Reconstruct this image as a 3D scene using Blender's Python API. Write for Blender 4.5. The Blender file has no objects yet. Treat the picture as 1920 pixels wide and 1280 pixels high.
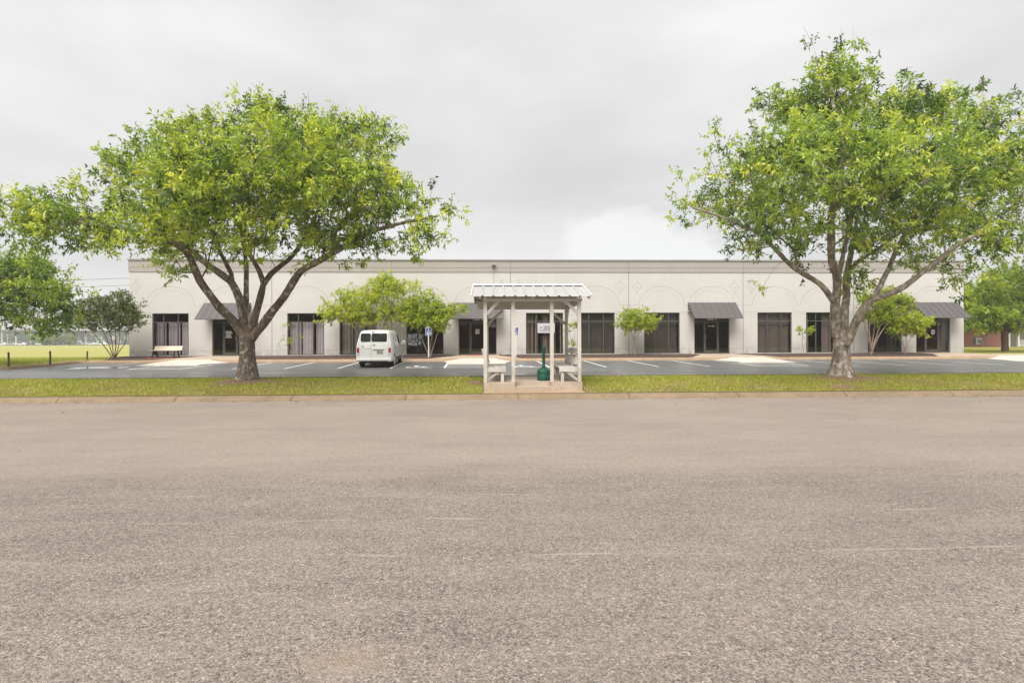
import bpy, bmesh, math, random
import numpy as np
from mathutils import Vector, Matrix
random.seed(7); RNG = np.random.default_rng(7)
SC = bpy.context.scene
COL = SC.collection
R_ = math.radians

# ------------------------------------------------------------------ camera, sky, sun, exposure
FPX = 1000.0                       # focal length in pixels of the 1920 px wide photograph
YAW, ROLL, EYE = 0.036, 0.0036, 1.6
_F = np.array([math.sin(YAW), math.cos(YAW), 0.0])
_R0 = np.array([math.cos(YAW), -math.sin(YAW), 0.0]); _Z = np.array([0, 0, 1.0])
_R = _R0 * math.cos(ROLL) - _Z * math.sin(ROLL)
_U = _Z * math.cos(ROLL) + _R0 * math.sin(ROLL)
cam = bpy.data.cameras.new('camera'); camo = bpy.data.objects.new('camera', cam); COL.objects.link(camo)
cam.sensor_width = 36; cam.lens = 36 * FPX / 1920; cam.clip_end = 6000; cam.clip_start = 0.05
M = Matrix(((_R[0], _U[0], -_F[0], 0), (_R[1], _U[1], -_F[1], 0), (_R[2], _U[2], -_F[2], EYE), (0, 0, 0, 1)))
camo.matrix_world = M
SC.camera = camo
SC.view_settings.view_transform = 'Standard'; SC.view_settings.look = 'None'; SC.view_settings.gamma = 1
SC.view_settings.exposure = 1.85
SC.cycles.max_bounces = 6; SC.cycles.transparent_max_bounces = 12
SUN_EL, SUN_AZ = R_(56), R_(200)   # azimuth: direction the light comes FROM, clockwise from +Y

w = bpy.data.worlds.new('World'); SC.world = w; w.use_nodes = True
nt = w.node_tree; N = nt.nodes; L = nt.links; N.clear()
out = N.new('ShaderNodeOutputWorld'); bg = N.new('ShaderNodeBackground'); L.new(bg.outputs[0], out.inputs[0])
sky = N.new('ShaderNodeTexSky'); sky.sky_type = 'NISHITA'; sky.sun_disc = False
sky.sun_elevation = SUN_EL; sky.sun_rotation = SUN_AZ
tc = N.new('ShaderNodeTexCoord')
def wnoise(scale, detail, zs, off=0):
    mp = N.new('ShaderNodeMapping'); mp.inputs['Scale'].default_value = (1, 1, zs); mp.inputs['Location'].default_value = (off, off * .7, 0)
    nz = N.new('ShaderNodeTexNoise'); nz.inputs['Scale'].default_value = scale; nz.inputs['Detail'].default_value = detail; nz.inputs['Roughness'].default_value = .5
    L.new(tc.outputs['Generated'], mp.inputs[0]); L.new(mp.outputs[0], nz.inputs['Vector']); return nz
def ramp(nodes, links, src, stops):
    r = nodes.new('ShaderNodeValToRGB'); e = r.color_ramp.elements
    while len(e) < len(stops): e.new(.5)
    for i, (p, c) in enumerate(stops):
        e[i].position = p; e[i].color = (*c, 1) if len(c) == 3 else c
    links.new(src, r.inputs[0]); return r
n1 = wnoise(1.9, 7, 2.8, 3.1)
cl = ramp(N, L, n1.outputs[0], [(.30, (1.94, 1.92, 1.90)), (.5, (2.3, 2.27, 2.23)), (.70, (2.66, 2.62, 2.57))])
# a brighter heap of cloud low over the roof
def vmath(op, a, b=None):
    v = N.new('ShaderNodeVectorMath'); v.operation = op
    L.new(a, v.inputs[0])
    if b is not None:
        if isinstance(b, tuple): v.inputs[1].default_value = b
        else: L.new(b, v.inputs[1])
    return v
n2 = wnoise(6.0, 6, 1.3, 8.0)
dr = _F + _R * .265 + _U * .135; dr = dr / np.linalg.norm(dr)
sub = vmath('SUBTRACT', tc.outputs['Generated'], tuple(dr))
scl = vmath('MULTIPLY', sub.outputs[0], (1.0, 1.0, 1.75))
ln = vmath('LENGTH', scl.outputs[0])
ad = N.new('ShaderNodeMath'); ad.operation = 'MULTIPLY_ADD'; L.new(n2.outputs[0], ad.inputs[0]); ad.inputs[1].default_value = -.30; L.new(ln.outputs['Value'], ad.inputs[2])
hp = ramp(N, L, ad.outputs[0], [(-.0, (1, 1, 1)), (.035, (0, 0, 0))])
mh = N.new('ShaderNodeMix'); mh.data_type = 'RGBA'; L.new(cl.outputs[0], mh.inputs[6]); mh.inputs[7].default_value = (2.62, 2.60, 2.57, 1)
mf = N.new('ShaderNodeMath'); mf.operation = 'MULTIPLY'; L.new(hp.outputs[0], mf.inputs[0]); mf.inputs[1].default_value = .85; L.new(mf.outputs[0], mh.inputs[0])
mx = N.new('ShaderNodeMix'); mx.data_type = 'RGBA'; mx.inputs[0].default_value = .97
L.new(sky.outputs[0], mx.inputs[6]); L.new(mh.outputs[2], mx.inputs[7]); L.new(mx.outputs[2], bg.inputs[0])
bg.inputs[1].default_value = 0.1

sd = bpy.data.lights.new('sun', 'SUN'); sd.energy = 1.5; sd.angle = R_(45); sd.color = (1, .96, .9)
so = bpy.data.objects.new('sun', sd); COL.objects.link(so); so.location = (0, -20, 40)
dv = Vector((math.sin(SUN_AZ) * math.cos(SUN_EL), math.cos(SUN_AZ) * math.cos(SUN_EL), math.sin(SUN_EL)))
so.rotation_euler = dv.to_track_quat('Z', 'Y').to_euler()

# ------------------------------------------------------------------ helpers
def ray(px, py): return _F + _R * ((px - 960) / FPX) + _U * ((640 - py) / FPX)
def P(px, py, Y):
    d = ray(px, py); k = Y / d[1]
    return np.array([d[0] * k, Y, EYE + d[2] * k])
def G(px, py, z):
    d = ray(px, py); k = (z - EYE) / d[2]
    return np.array([d[0] * k, d[1] * k, z])
def PX(px, Y): return float(P(px, 640, Y)[0])
def tag(o, label=None, cat=None, group=None, kind=None):
    if label: o['label'] = label
    if cat: o['category'] = cat
    if group: o['group'] = group
    if kind: o['kind'] = kind
    return o
def empty(name, loc, label, cat, group=None, rz=0):
    o = bpy.data.objects.new(name, None); COL.objects.link(o); o.location = loc; o.rotation_euler = (0, 0, rz); o.empty_display_size = .2
    return tag(o, label, cat, group)
def link(name, me, mats, parent=None, world=False):
    o = bpy.data.objects.new(name, me); COL.objects.link(o)
    for m in (mats if isinstance(mats, (list, tuple)) else [mats]): me.materials.append(m)
    if parent is not None:
        o.parent = parent
        if world: o.matrix_parent_inverse = Matrix.LocRotScale(parent.location, parent.rotation_euler, None).inverted()
    return o
class MB:
    """collects shapes, becomes one mesh"""
    def __init__(s): s.v = []; s.f = []; s.m = []; s.cur = 0
    def add(s, vs, fs):
        b = len(s.v); s.v += [tuple(map(float, p)) for p in vs]; s.f += [tuple(b + i for i in f) for f in fs]; s.m += [s.cur] * len(fs); return s
    def box(s, x0, x1, y0, y1, z0, z1):
        return s.add([(x0, y0, z0), (x1, y0, z0), (x1, y1, z0), (x0, y1, z0), (x0, y0, z1), (x1, y0, z1), (x1, y1, z1), (x0, y1, z1)],
                     [(3, 2, 1, 0), (4, 5, 6, 7), (0, 1, 5, 4), (1, 2, 6, 5), (2, 3, 7, 6), (3, 0, 4, 7)])
    def prism(s, poly, axis, a0, a1):
        """poly of 2-D points in the plane normal to axis, extruded a0..a1"""
        n = len(poly)
        def mk(p, a):
            return {'x': (a, p[0], p[1]), 'y': (p[0], a, p[1]), 'z': (p[0], p[1], a)}[axis]
        vs = [mk(p, a0) for p in poly] + [mk(p, a1) for p in poly]
        return s.add(vs, [tuple(range(n)), tuple(range(2 * n - 1, n - 1, -1))] + [(i, n + i, n + (i + 1) % n, (i + 1) % n) for i in range(n)])
    def bar(s, a, b, wx, wz, up=(0, 0, 1)):
        a = Vector(a); b = Vector(b); d = (b - a).normalized(); u = Vector(up)
        if abs(d.dot(u)) > .98: u = Vector((0, 1, 0))
        sx = d.cross(u).normalized() * (wx / 2); sz = d.cross(sx).normalized() * (wz / 2)
        vs = [p + i * sx + j * sz for p in (a, b) for i, j in ((-1, -1), (1, -1), (1, 1), (-1, 1))]
        return s.add(vs, [(3, 2, 1, 0), (4, 5, 6, 7), (0, 1, 5, 4), (1, 2, 6, 5), (2, 3, 7, 6), (3, 0, 4, 7)])
    def tube(s, pts, rad, n=8, cap=True, fn=None):
        pts = [Vector(p) for p in pts]; k = len(pts)
        if not hasattr(rad, '__len__'): rad = [rad] * k
        ref = Vector((1, 0, 0)); rings = []; vs = []
        for i in range(k):
            t = (pts[min(i + 1, k - 1)] - pts[max(i - 1, 0)]).normalized()
            if abs(t.dot(ref)) > .95: ref = Vector((0, 1, 0))
            u = (ref - t * ref.dot(t)).normalized(); v = t.cross(u)
            for j in range(n):
                a = 2 * math.pi * j / n; r = rad[i] * (fn(i, j, pts[i], a) if fn else 1)
                vs.append(pts[i] + u * (r * math.cos(a)) + v * (r * math.sin(a)))
        fs = [(i * n + j, i * n + (j + 1) % n, (i + 1) * n + (j + 1) % n, (i + 1) * n + j) for i in range(k - 1) for j in range(n)]
        if cap: fs += [tuple(range(n - 1, -1, -1)), tuple((k - 1) * n + j for j in range(n))]
        return s.add(vs, fs)
    def lathe(s, prof, c=(0, 0, 0), n=24):
        return s.tube([(c[0], c[1], c[2] + z) for r, z in prof], [r for r, z in prof], n)
    def flat(s, poly, z=0):
        return s.add([(p[0], p[1], p[2] if len(p) > 2 else z) for p in poly], [tuple(range(len(poly)))])
    def mesh(s, name='m', smooth=None):
        me = bpy.data.meshes.new(name); me.from_pydata(s.v, [], s.f); me.polygons.foreach_set('material_index', s.m)
        if smooth is not None:
            me.polygons.foreach_set('use_smooth', [True] * len(s.f)); me.set_sharp_from_angle(angle=R_(smooth))
        me.update(); return me
    def build(s, name, mats, parent=None, smooth=None, world=False, bevel=0):
        me = s.mesh(name, smooth)
        if bevel:
            bm = bmesh.new(); bm.from_mesh(me); bmesh.ops.recalc_face_normals(bm, faces=bm.faces)
            bmesh.ops.bevel(bm, geom=[e for e in bm.edges if e.is_manifold and e.calc_face_angle(0) > .6], offset=bevel, segments=2, affect='EDGES', profile=.6)
            bm.to_mesh(me); bm.free()
        return link(name, me, mats, parent, world)
def quads(name, verts, tint=None):
    """verts: n x 4 x 3"""
    n = len(verts); me = bpy.data.meshes.new(name)
    me.vertices.add(4 * n); me.vertices.foreach_set('co', np.ascontiguousarray(verts, dtype=np.float32).ravel())
    me.loops.add(4 * n); me.loops.foreach_set('vertex_index', np.arange(4 * n, dtype=np.int32))
    me.polygons.add(n); me.polygons.foreach_set('loop_start', np.arange(0, 4 * n, 4, dtype=np.int32))
    if tint is not None:
        at = me.attributes.new('tint', 'FLOAT', 'FACE'); at.data.foreach_set('value', np.ascontiguousarray(tint, dtype=np.float32))
    me.update(); me.validate(); return me

# ------------------------------------------------------------------ materials
class MT:
    def __init__(s, name):
        s.m = bpy.data.materials.new(name); s.m.use_nodes = True; s.N = s.m.node_tree.nodes; s.L = s.m.node_tree.links
        s.b = s.N['Principled BSDF']; s.tc = s.N.new('ShaderNodeTexCoord')
    def co(s, scale=(1, 1, 1)):
        mp = s.N.new('ShaderNodeMapping'); mp.inputs['Scale'].default_value = scale; s.L.new(s.tc.outputs['Object'], mp.inputs[0]); return mp.outputs[0]
    def noise(s, scale, detail=4, rough=.55, st=(1, 1, 1), dist=0):
        n = s.N.new('ShaderNodeTexNoise'); n.inputs['Scale'].default_value = scale; n.inputs['Detail'].default_value = detail
        n.inputs['Roughness'].default_value = rough; n.inputs['Distortion'].default_value = dist; s.L.new(s.co(st), n.inputs['Vector']); return n.outputs[0]
    def voro(s, scale, feature='F1', st=(1, 1, 1), rnd=1):
        n = s.N.new('ShaderNodeTexVoronoi'); n.feature = feature; n.inputs['Scale'].default_value = scale; n.inputs['Randomness'].default_value = rnd
        s.L.new(s.co(st), n.inputs['Vector']); return n
    def ramp(s, src, stops): return ramp(s.N, s.L, src, stops).outputs[0]
    def val(s, src, a, b, lo=0.0, hi=1.0):
        n = s.N.new('ShaderNodeMapRange'); n.inputs[1].default_value = a; n.inputs[2].default_value = b; n.inputs[3].default_value = lo; n.inputs[4].default_value = hi
        s.L.new(src, n.inputs[0]); return n.outputs[0]
    def mix(s, f, a, b, mode='MIX'):
        n = s.N.new('ShaderNodeMix'); n.data_type = 'RGBA'; n.blend_type = mode
        for k, x in ((0, f), (6, a), (7, b)):
            if isinstance(x, (int, float)): n.inputs[k].default_value = x
            elif isinstance(x, tuple): n.inputs[k].default_value = (*x, 1)
            else: s.L.new(x, n.inputs[k])
        return n.outputs[2]
    def math(s, op, a, b=0.0):
        n = s.N.new('ShaderNodeMath'); n.operation = op
        for k, x in ((0, a), (1, b)):
            if isinstance(x, (int, float)): n.inputs[k].default_value = x
            else: s.L.new(x, n.inputs[k])
        return n.outputs[0]
    def set(s, key, x):
        if isinstance(x, (int, float)): s.b.inputs[key].default_value = x
        elif isinstance(x, tuple): s.b.inputs[key].default_value = (*x, 1)
        else: s.L.new(x, s.b.inputs[key])
        return s
    def bump(s, h, strength=.3, dist=.02, prev=None):
        n = s.N.new('ShaderNodeBump'); n.inputs['Strength'].default_value = strength; n.inputs['Distance'].default_value = dist
        s.L.new(h, n.inputs['Height'])
        if prev is not None: s.L.new(prev, n.inputs['Normal'])
        s.L.new(n.outputs[0], s.b.inputs['Normal']); return n.outputs[0]
    def axis(s, k):
        n = s.N.new('ShaderNodeSeparateXYZ'); s.L.new(s.tc.outputs['Object'], n.inputs[0]); return n.outputs[k]
def simple(name, c, rough=.6, c2=None, sc=6.0, st=(1, 1, 1), bump=0, bsc=40.0, spec=.4, metal=0):
    t = MT(name)
    c2 = c2 or tuple(x * .8 for x in c)
    t.set('Base Color', t.mix(t.val(t.noise(sc, 5, .6, st), .3, .7), c, c2)).set('Roughness', rough).set('Specular IOR Level', spec).set('Metallic', metal)
    if bump: t.bump(t.noise(bsc, 4), bump)
    return t.m
def make_street():
    t = MT('chip_seal'); y = t.axis(1)
    big = t.noise(.35, 5, .6, (1, 1.6, 1)); mid = t.noise(2.2, 5, .65, (.35, 1.3, 1))
    edge = t.math('ADD', y, t.val(t.noise(1.2, 4), 0, 1, -.5, .5))
    far = t.val(edge, 6.1, 7.0)
    v = t.voro(105); v2 = t.voro(170); grit = t.noise(16, 8, .85)
    chip = t.ramp(v.outputs['Color'], [(0, (.08, .068, .06)), (.22, (.17, .15, .132)), (.55, (.29, .25, .217)), (.84, (.42, .37, .32)), (.97, (.66, .60, .53))])
    chip2 = t.ramp(v2.outputs['Color'], [(0, (.14, .122, .108)), (.4, (.27, .233, .202)), (.8, (.37, .32, .275)), (1, (.48, .42, .36))])
    pits = t.val(t.noise(30, 4, .75), .36, .45)
    near = t.mix(pits, t.mix(.62, chip, (.03, .026, .023)), t.mix(.15, chip, chip2))
    crev = t.math('MULTIPLY', t.val(t.noise(44, 3, .7, (.8, 1.15, 1)), .50, .60), t.val(t.noise(3.2, 5, .75), .40, .62, .25, .95))
    near = t.mix(crev, near, t.mix(.5, near, (.06, .052, .046))); near = t.mix(1.0, near, (.93, .925, .92), 'MULTIPLY')
    farc = t.mix(.55, chip2, (.31, .262, .22))
    c = t.mix(far, near, farc)
    c = t.mix(1.0, c, t.ramp(grit, [(.30, (.56, .55, .54)), (.5, (.92, .92, .92)), (.70, (1.24, 1.24, 1.24))]), 'MULTIPLY')
    c = t.mix(t.val(big, .35, .68), c, t.mix(1, c, (.84, .83, .83), 'MULTIPLY'))
    c = t.mix(t.val(mid, .42, .68, 0, .25), c, (.34, .298, .256))
    dk = t.val(t.noise(.9, 5, .7, (.22, 1.5, 1)), .56, .72, 0, .2)
    c = t.mix(dk, c, (.13, .115, .105))
    # pale scuff lines along the lane
    wv = t.math('ADD', y, t.val(t.noise(.25, 3), 0, 1, -.35, .35))
    ln = None
    for yy, wd in ((5.62, .018), (4.84, .022), (4.0, .02), (10.4, .05), (12.9, .05)):
        d = t.math('ABSOLUTE', t.math('SUBTRACT', wv, yy)); m = t.val(d, wd * .3, wd, 1, 0)
        ln = m if ln is None else t.math('MAXIMUM', ln, m)
    ln = t.math('MULTIPLY', ln, t.val(t.noise(1.4, 3), .45, .7, 0, .5))
    c = t.mix(ln, c, (.42, .38, .33))
    # sandy patch close to the camera
    g0 = G(655, 1235, 0); x_ = t.axis(0)
    rr_ = t.math('SQRT', t.math('ADD', t.math('POWER', t.math('MULTIPLY', t.math('SUBTRACT', x_, float(g0[0])), .75), 2.0), t.math('POWER', t.math('MULTIPLY', t.math('SUBTRACT', y, float(g0[1])), 1.4), 2.0)))
    pt = t.val(t.math('ADD', rr_, t.val(t.noise(7, 5, .7), 0, 1, -.2, .2)), .06, .26, .5, 0)
    c = t.mix(pt, c, t.mix(.4, (.33, .26, .20), chip2))
    rust = t.math('MULTIPLY', t.val(t.math('ADD', rr_, t.val(t.noise(14, 5, .7), 0, 1, -.2, .2)), .0, .13, .6, 0), t.val(t.noise(30, 4), .38, .6)); c = t.mix(rust, c, (.19, .12, .08))
    c = t.mix(1.0, c, (1.02, 1.0, 1.0), 'MULTIPLY')
    t.set('Base Color', c).set('Roughness', .85).set('Specular IOR Level', .25)
    b1 = t.bump(t.math('SUBTRACT', 1.0, v.outputs['Distance']), .55, .012)
    t.bump(t.noise(26, 3, .7), .5, .015, b1)
    return t.m
def make_lot():
    t = MT('sealed_asphalt'); y = t.axis(1)
    f = t.noise(90, 3, .7); big = t.noise(.5, 5, .6, (.35, 1.2, 1))
    c = t.mix(t.val(f, .3, .7), (.08, .08, .083), (.155, .154, .156)); c = t.mix(t.val(big, .4, .65), c, t.mix(.5, c, (.16, .16, .163)))
    wet = t.val(t.noise(.55, 4, .6, (.22, 1.1, 1)), .50, .58)
    vy = t.val(t.math('ABSOLUTE', t.math('SUBTRACT', y, 20.3)), .6, 2.6, 1, 0)
    wet = t.math('MULTIPLY', wet, t.val(vy, 0, 1, .35, 1))
    t.set('Base Color', c).set('Roughness', t.val(wet, 0, 1, .44, .2)).set('Specular IOR Level', t.val(wet, 0, 1, .5, 1.0))
    t.bump(f, .35, .006); return t.m
def make_wall(c, name):
    t = MT(name)
    c1 = t.mix(t.val(t.noise(.5, 5, .6), .35, .7), c, tuple(x * .93 for x in c))
    c1 = t.mix(t.val(t.noise(2.0, 4, .6, (3, 1, .12)), .58, .8, 0, .35), c1, tuple(x * .8 for x in c))
    z = t.axis(2); c1 = t.mix(t.math('MULTIPLY', t.val(z, .8, 1.5, .45, 0), t.val(t.noise(3, 5), .4, .65)), c1, (.24, .19, .15))
    t.set('Base Color', c1).set('Roughness', .8).set('Specular IOR Level', .25); t.bump(t.noise(30, 5, .7), .25, .01); return t.m
def make_concrete(name, c, stain):
    t = MT(name)
    a = t.mix(t.val(t.noise(1.4, 6, .65), .35, .68), c, tuple(x * .72 for x in c))
    a = t.mix(t.val(t.noise(5, 5, .7, (1, 1, 1)), .5, .75, 0, .8), a, stain)
    a = t.mix(t.val(t.noise(60, 3), .35, .7, 0, .4), a, tuple(x * .6 for x in c))
    t.set('Base Color', a).set('Roughness', .8).set('Specular IOR Level', .3); t.bump(t.noise(50, 4), .35, .01); return t.m
def make_bark(name, base, lich, amt=.53, rib=3.2):
    t = MT(name)
    n = t.noise(9, 6, .65, (1, 1, .45)); v = t.voro(11, 'F1', (1, 1, .4))
    c = t.mix(t.val(n, .35, .65), tuple(x * .45 for x in base), base)
    pat = t.val(t.noise(7, 5, .65, (1, 1, .8)), amt, amt + .09)
    c = t.mix(t.math('MULTIPLY', pat, .85), c, lich)
    c = t.mix(t.val(t.noise(2.2, 4, .6, (1.6, 1.6, .35)), .52, .66, 0, .75), c, tuple(x * .25 for x in base))
    sp = t.val(v.outputs['Distance'], .12, .2, 1, 0); c = t.mix(t.math('MULTIPLY', sp, .55), c, tuple(min(1, x * 1.15) for x in lich))
    t.set('Base Color', c).set('Roughness', .85).set('Specular IOR Level', .2); t.bump(t.noise(14, 6, .7, (1, 1, .5)), .9, .05); return t.m
def make_leaf(name, cols, trans=.45, tcol=1.25):
    t = MT(name)
    at = t.N.new('ShaderNodeAttribute'); at.attribute_name = 'tint'
    n = len(cols); c = t.ramp(at.outputs['Fac'], [(i / (n - 1), cols[i]) for i in range(n)])
    t.set('Base Color', c).set('Roughness', .38).set('Specular IOR Level', .6)
    tr = t.N.new('ShaderNodeBsdfTranslucent'); t.L.new(t.mix(1.0, c, (tcol, tcol * 1.02, tcol * .6), 'MULTIPLY'), tr.inputs[0])
    ms = t.N.new('ShaderNodeMixShader'); ms.inputs[0].default_value = trans
    t.L.new(t.b.outputs[0], ms.inputs[1]); t.L.new(tr.outputs[0], ms.inputs[2])
    t.L.new(ms.outputs[0], t.N['Material Output'].inputs[0]); return t.m
def make_glass(name, tint, refl=.06, rough=.01):
    t = MT(name)
    tr = t.N.new('ShaderNodeBsdfTransparent'); tr.inputs[0].default_value = (*tint, 1)
    gl = t.N.new('ShaderNodeBsdfGlossy'); gl.inputs['Roughness'].default_value = rough; gl.inputs[0].default_value = (1, 1, 1, 1)
    lw_ = t.N.new('ShaderNodeLayerWeight'); lw_.inputs[0].default_value = .5
    fres = t.math('ADD', t.math('MULTIPLY', t.math('POWER', lw_.outputs['Facing'], 5.0), .9), .045 + refl)
    ms = t.N.new('ShaderNodeMixShader'); t.L.new(fres, ms.inputs[0])
    nb = t.N.new('ShaderNodeBump'); nb.inputs['Strength'].default_value = .02; t.L.new(t.noise(1.5, 2), nb.inputs['Height']); t.L.new(nb.outputs[0], gl.inputs['Normal'])
    t.L.new(tr.outputs[0], ms.inputs[1]); t.L.new(gl.outputs[0], ms.inputs[2]); t.L.new(ms.outputs[0], t.N['Material Output'].inputs[0]); return t.m
def make_grass_ground(name, g1, g2, dirt, dsc=.9, lo=.5, hi=.66):
    t = MT(name)
    c = t.mix(t.val(t.noise(.7, 5, .65), .35, .65), g1, g2)
    c = t.mix(t.val(t.noise(dsc, 6, .7, (.6, 1.4, 1)), lo, hi), c, dirt)
    f = t.noise(35, 4, .7); c = t.mix(t.val(f, .35, .65, 0, .55), c, tuple(x * .5 for x in g2))
    t.set('Base Color', c).set('Roughness', .9).set('Specular IOR Level', .1); t.bump(f, .8, .04); return t.m

m_street = make_street(); m_lot = make_lot()
m_wall = make_wall((.57, .55, .525), 'painted_wall'); m_band = make_wall((.39, .358, .325), 'parapet_paint')
m_joint = simple('joint_shade', (.24, .215, .19), .9); m_joint2 = simple('shallow_groove_shade', (.42, .382, .34), .9)  # darker tones that stand in for shade inside the wall grooves
m_curb = make_concrete('old_curb', (.28, .205, .132), (.15, .10, .06))
m_slab = make_concrete('slab_concrete', (.50, .41, .33), (.36, .25, .16))
m_curb2 = make_concrete('tan_curb', (.44, .31, .20), (.30, .20, .12))
m_ramp = make_concrete('pale_concrete', (.64, .60, .53), (.48, .43, .36))
m_walk = make_concrete('walk_concrete', (.50, .40, .30), (.40, .28, .18))
m_paint = make_concrete('road_paint', (.80, .79, .77), (.60, .59, .58))
m_dirt = simple('soil', (.24, .155, .09), .95, (.13, .085, .05), 6, bump=.6)
m_mulch = simple('mulch', (.055, .036, .028), .95, (.10, .06, .045), 25, bump=1.0, bsc=60)
m_redmulch = simple('red_chips', (.28, .095, .05), .95, (.16, .06, .04), 25, bump=1.0, bsc=60)
m_lawn = make_grass_ground('lawn_soil', (.28, .27, .05), (.19, .21, .04), (.27, .20, .095), .9, .50, .64)
m_meadow = make_grass_ground('meadow_grass', (.42, .40, .12), (.34, .36, .075), (.45, .39, .19), .10, .42, .62)
m_yard = make_grass_ground('yard_grass', (.32, .29, .06), (.24, .25, .05), (.33, .25, .1), .3, .5, .7)
m_ground = make_grass_ground('ground_soil', (.25, .25, .07), (.2, .2, .05), (.25, .2, .1), .05)
m_frame = simple('bronze_frame', (.10, .09, .082), .45, (.075, .068, .062), 5)
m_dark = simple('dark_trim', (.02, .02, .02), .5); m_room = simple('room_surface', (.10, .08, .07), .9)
m_glass = make_glass('tinted_glass', (.74, .72, .71), .012)
m_awn = simple('awning_metal', (.085, .078, .078), .5, (.105, .098, .098), 3, (6, 1, .3))
m_white = simple('white_paint', (.74, .72, .69), .55, (.66, .64, .60), 4)
m_steel = simple('galvanised', (.45, .45, .45), .4, metal=.7)
m_bark = make_bark('lichen_bark', (.25, .20, .155), (.58, .54, .48), .55)
m_bark2 = make_bark('pale_bark', (.38, .32, .26), (.60, .54, .47), .52)
m_twigbark = simple('myrtle_bark', (.36, .27, .20), .7, (.25, .18, .13), 8)
m_darkbark = simple('dark_stems', (.16, .09, .07), .8, (.10, .06, .05), 8)
LG = make_leaf('leaf_lime', [(.05, .09, .022), (.14, .225, .036), (.29, .395, .056), (.48, .57, .078), (.64, .65, .095)], .38)
LG2 = make_leaf('leaf_green', [(.045, .085, .024), (.125, .21, .042), (.26, .375, .066), (.44, .55, .09), (.62, .65, .105)], .38)
LM = make_leaf('leaf_myrtle', [(.12, .16, .016), (.29, .34, .024), (.36, .46, .036), (.48, .56, .048), (.60, .58, .06)], .5)
LB = make_leaf('leaf_bright', [(.12, .20, .02), (.28, .38, .03), (.45, .53, .04), (.62, .66, .06)], .5)
LD = make_leaf('leaf_dark', [(.055, .08, .026), (.105, .145, .036), (.175, .23, .048), (.26, .25, .07)], .35)
LF = make_leaf('leaf_far', [(.11, .165, .035), (.20, .29, .042), (.33, .42, .05), (.46, .53, .06)], .5)
LGR = make_leaf('grass_blades', [(.14, .19, .03), (.27, .32, .04), (.43, .43, .05), (.40, .33, .12), (.34, .25, .13)], .35)

# ------------------------------------------------------------------ ground, street, lot
def lawnz(y): return np.interp(y, [14.9, 15.1, 16.3, 17.3, 18.3, 18.56], [.13, .145, .30, .375, .375, .345])
def lotz(y): return np.interp(y, [18.56, 21, 25, 30.4], [.405, .33, .36, .48])
def sheet(name, rows, mat, kind='structure'):
    """rows: list of (y, x0, x1, z[, z1]) -> one strip sheet"""
    b = MB(); vs = []
    for r in rows: vs += [(r[1], r[0], r[3]), (r[2], r[0], r[4] if len(r) > 4 else r[3])]
    b.add(vs, [(2 * i, 2 * i + 1, 2 * i + 3, 2 * i + 2) for i in range(len(rows) - 1)])
    return tag(b.build(name, mat), kind=kind)
sheet('ground', [(-3000, -4000, 4000, -.05), (14.8, -4000, 4000, -.05), (15.4, -4000, 4000, .02), (18.5, -4000, 4000, .25), (32, -4000, 4000, .28), (60, -4000, 4000, .44), (4000, -4000, 4000, .44)], m_ground)
sheet('street', [(-9, -90, 90, 0), (3, -90, 90, .0), (14.72, -90, 90, 0)], m_street)
# street curb with joints
b = MB(); prof = [(14.70, -.04), (14.70, .0), (14.745, .055), (14.80, .10), (14.86, .125), (14.93, .132), (15.06, .13), (15.06, -.04)]
b.prism(prof, 'x', -90, 90)
b.cur = 1
x0j = PX(971, 14.8)
for k in range(-6, 7):
    xj = x0j + 3.1 * k
    b.prism([(y - .004, z + .003) for y, z in prof[1:7]], 'x', xj - .008, xj + .008)
tag(b.build('street_curb', [m_curb, simple('curb_gap', (.06, .045, .035), .9)], smooth=30), kind='structure')
# lawn strip
b = MB(); ys = np.linspace(15.05, 18.56, 19); SX0, SX1 = PX(906.5, 15.62), PX(1092, 15.62); xs = np.array(sorted(list(np.linspace(-60, 60, 241)) + [SX0 - .02, SX0, SX1, SX1 + .02])); NX = len(xs); TX = [PX(463, 17.3), PX(1578, 17.3)]
def lawn_h(x, y):
    if SX0 - .005 < x < SX1 + .005 and y > 15.06: return .09
    z = float(lawnz(y)) + .018 * math.sin(x * 1.7 + y) * math.sin(y * 2.1 + .6 * x) * (15.2 < y < 18.3)
    for t in TX: z += .06 * math.exp(-((x - t) ** 2 + (y - 17.3) ** 2) / .5)
    return z
b.add([(x, y, lawn_h(x, y)) for y in ys for x in xs], [(j * NX + i, j * NX + i + 1, (j + 1) * NX + i + 1, (j + 1) * NX + i) for j in range(18) for i in range(NX - 1)])
tag(b.build('lawn', m_lawn, smooth=60), kind='structure')
def soil_patch(x0, y0, r, seed):
    rr = random.Random(seed); b = MB(); n = 40; vs = [(x0, y0, lawn_h(x0, y0) + .01)]
    ph = [rr.uniform(0, 6) for _ in range(4)]
    for ring in (.55, 1.0):
        for i in range(n):
            a = 2 * math.pi * i / n; q = r * ring * (1 + .18 * math.sin(3 * a + ph[0]) + .14 * math.sin(5 * a + ph[1]) + .10 * math.sin(9 * a + ph[2]) * ring)
            x, y = x0 + q * 1.5 * math.cos(a), min(18.4, max(15.2, y0 + q * math.sin(a))); vs.append((x, y, lawn_h(x, y) + (.012 if ring < 1 else .004)))
    b.add(vs, [(0, 1 + i, 1 + (i + 1) % n) for i in range(n)] + [(1 + i, 1 + n + i, 1 + n + (i + 1) % n, 1 + (i + 1) % n) for i in range(n)])
    tag(b.build('bare_soil', m_dirt, smooth=60), kind='structure')
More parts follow.
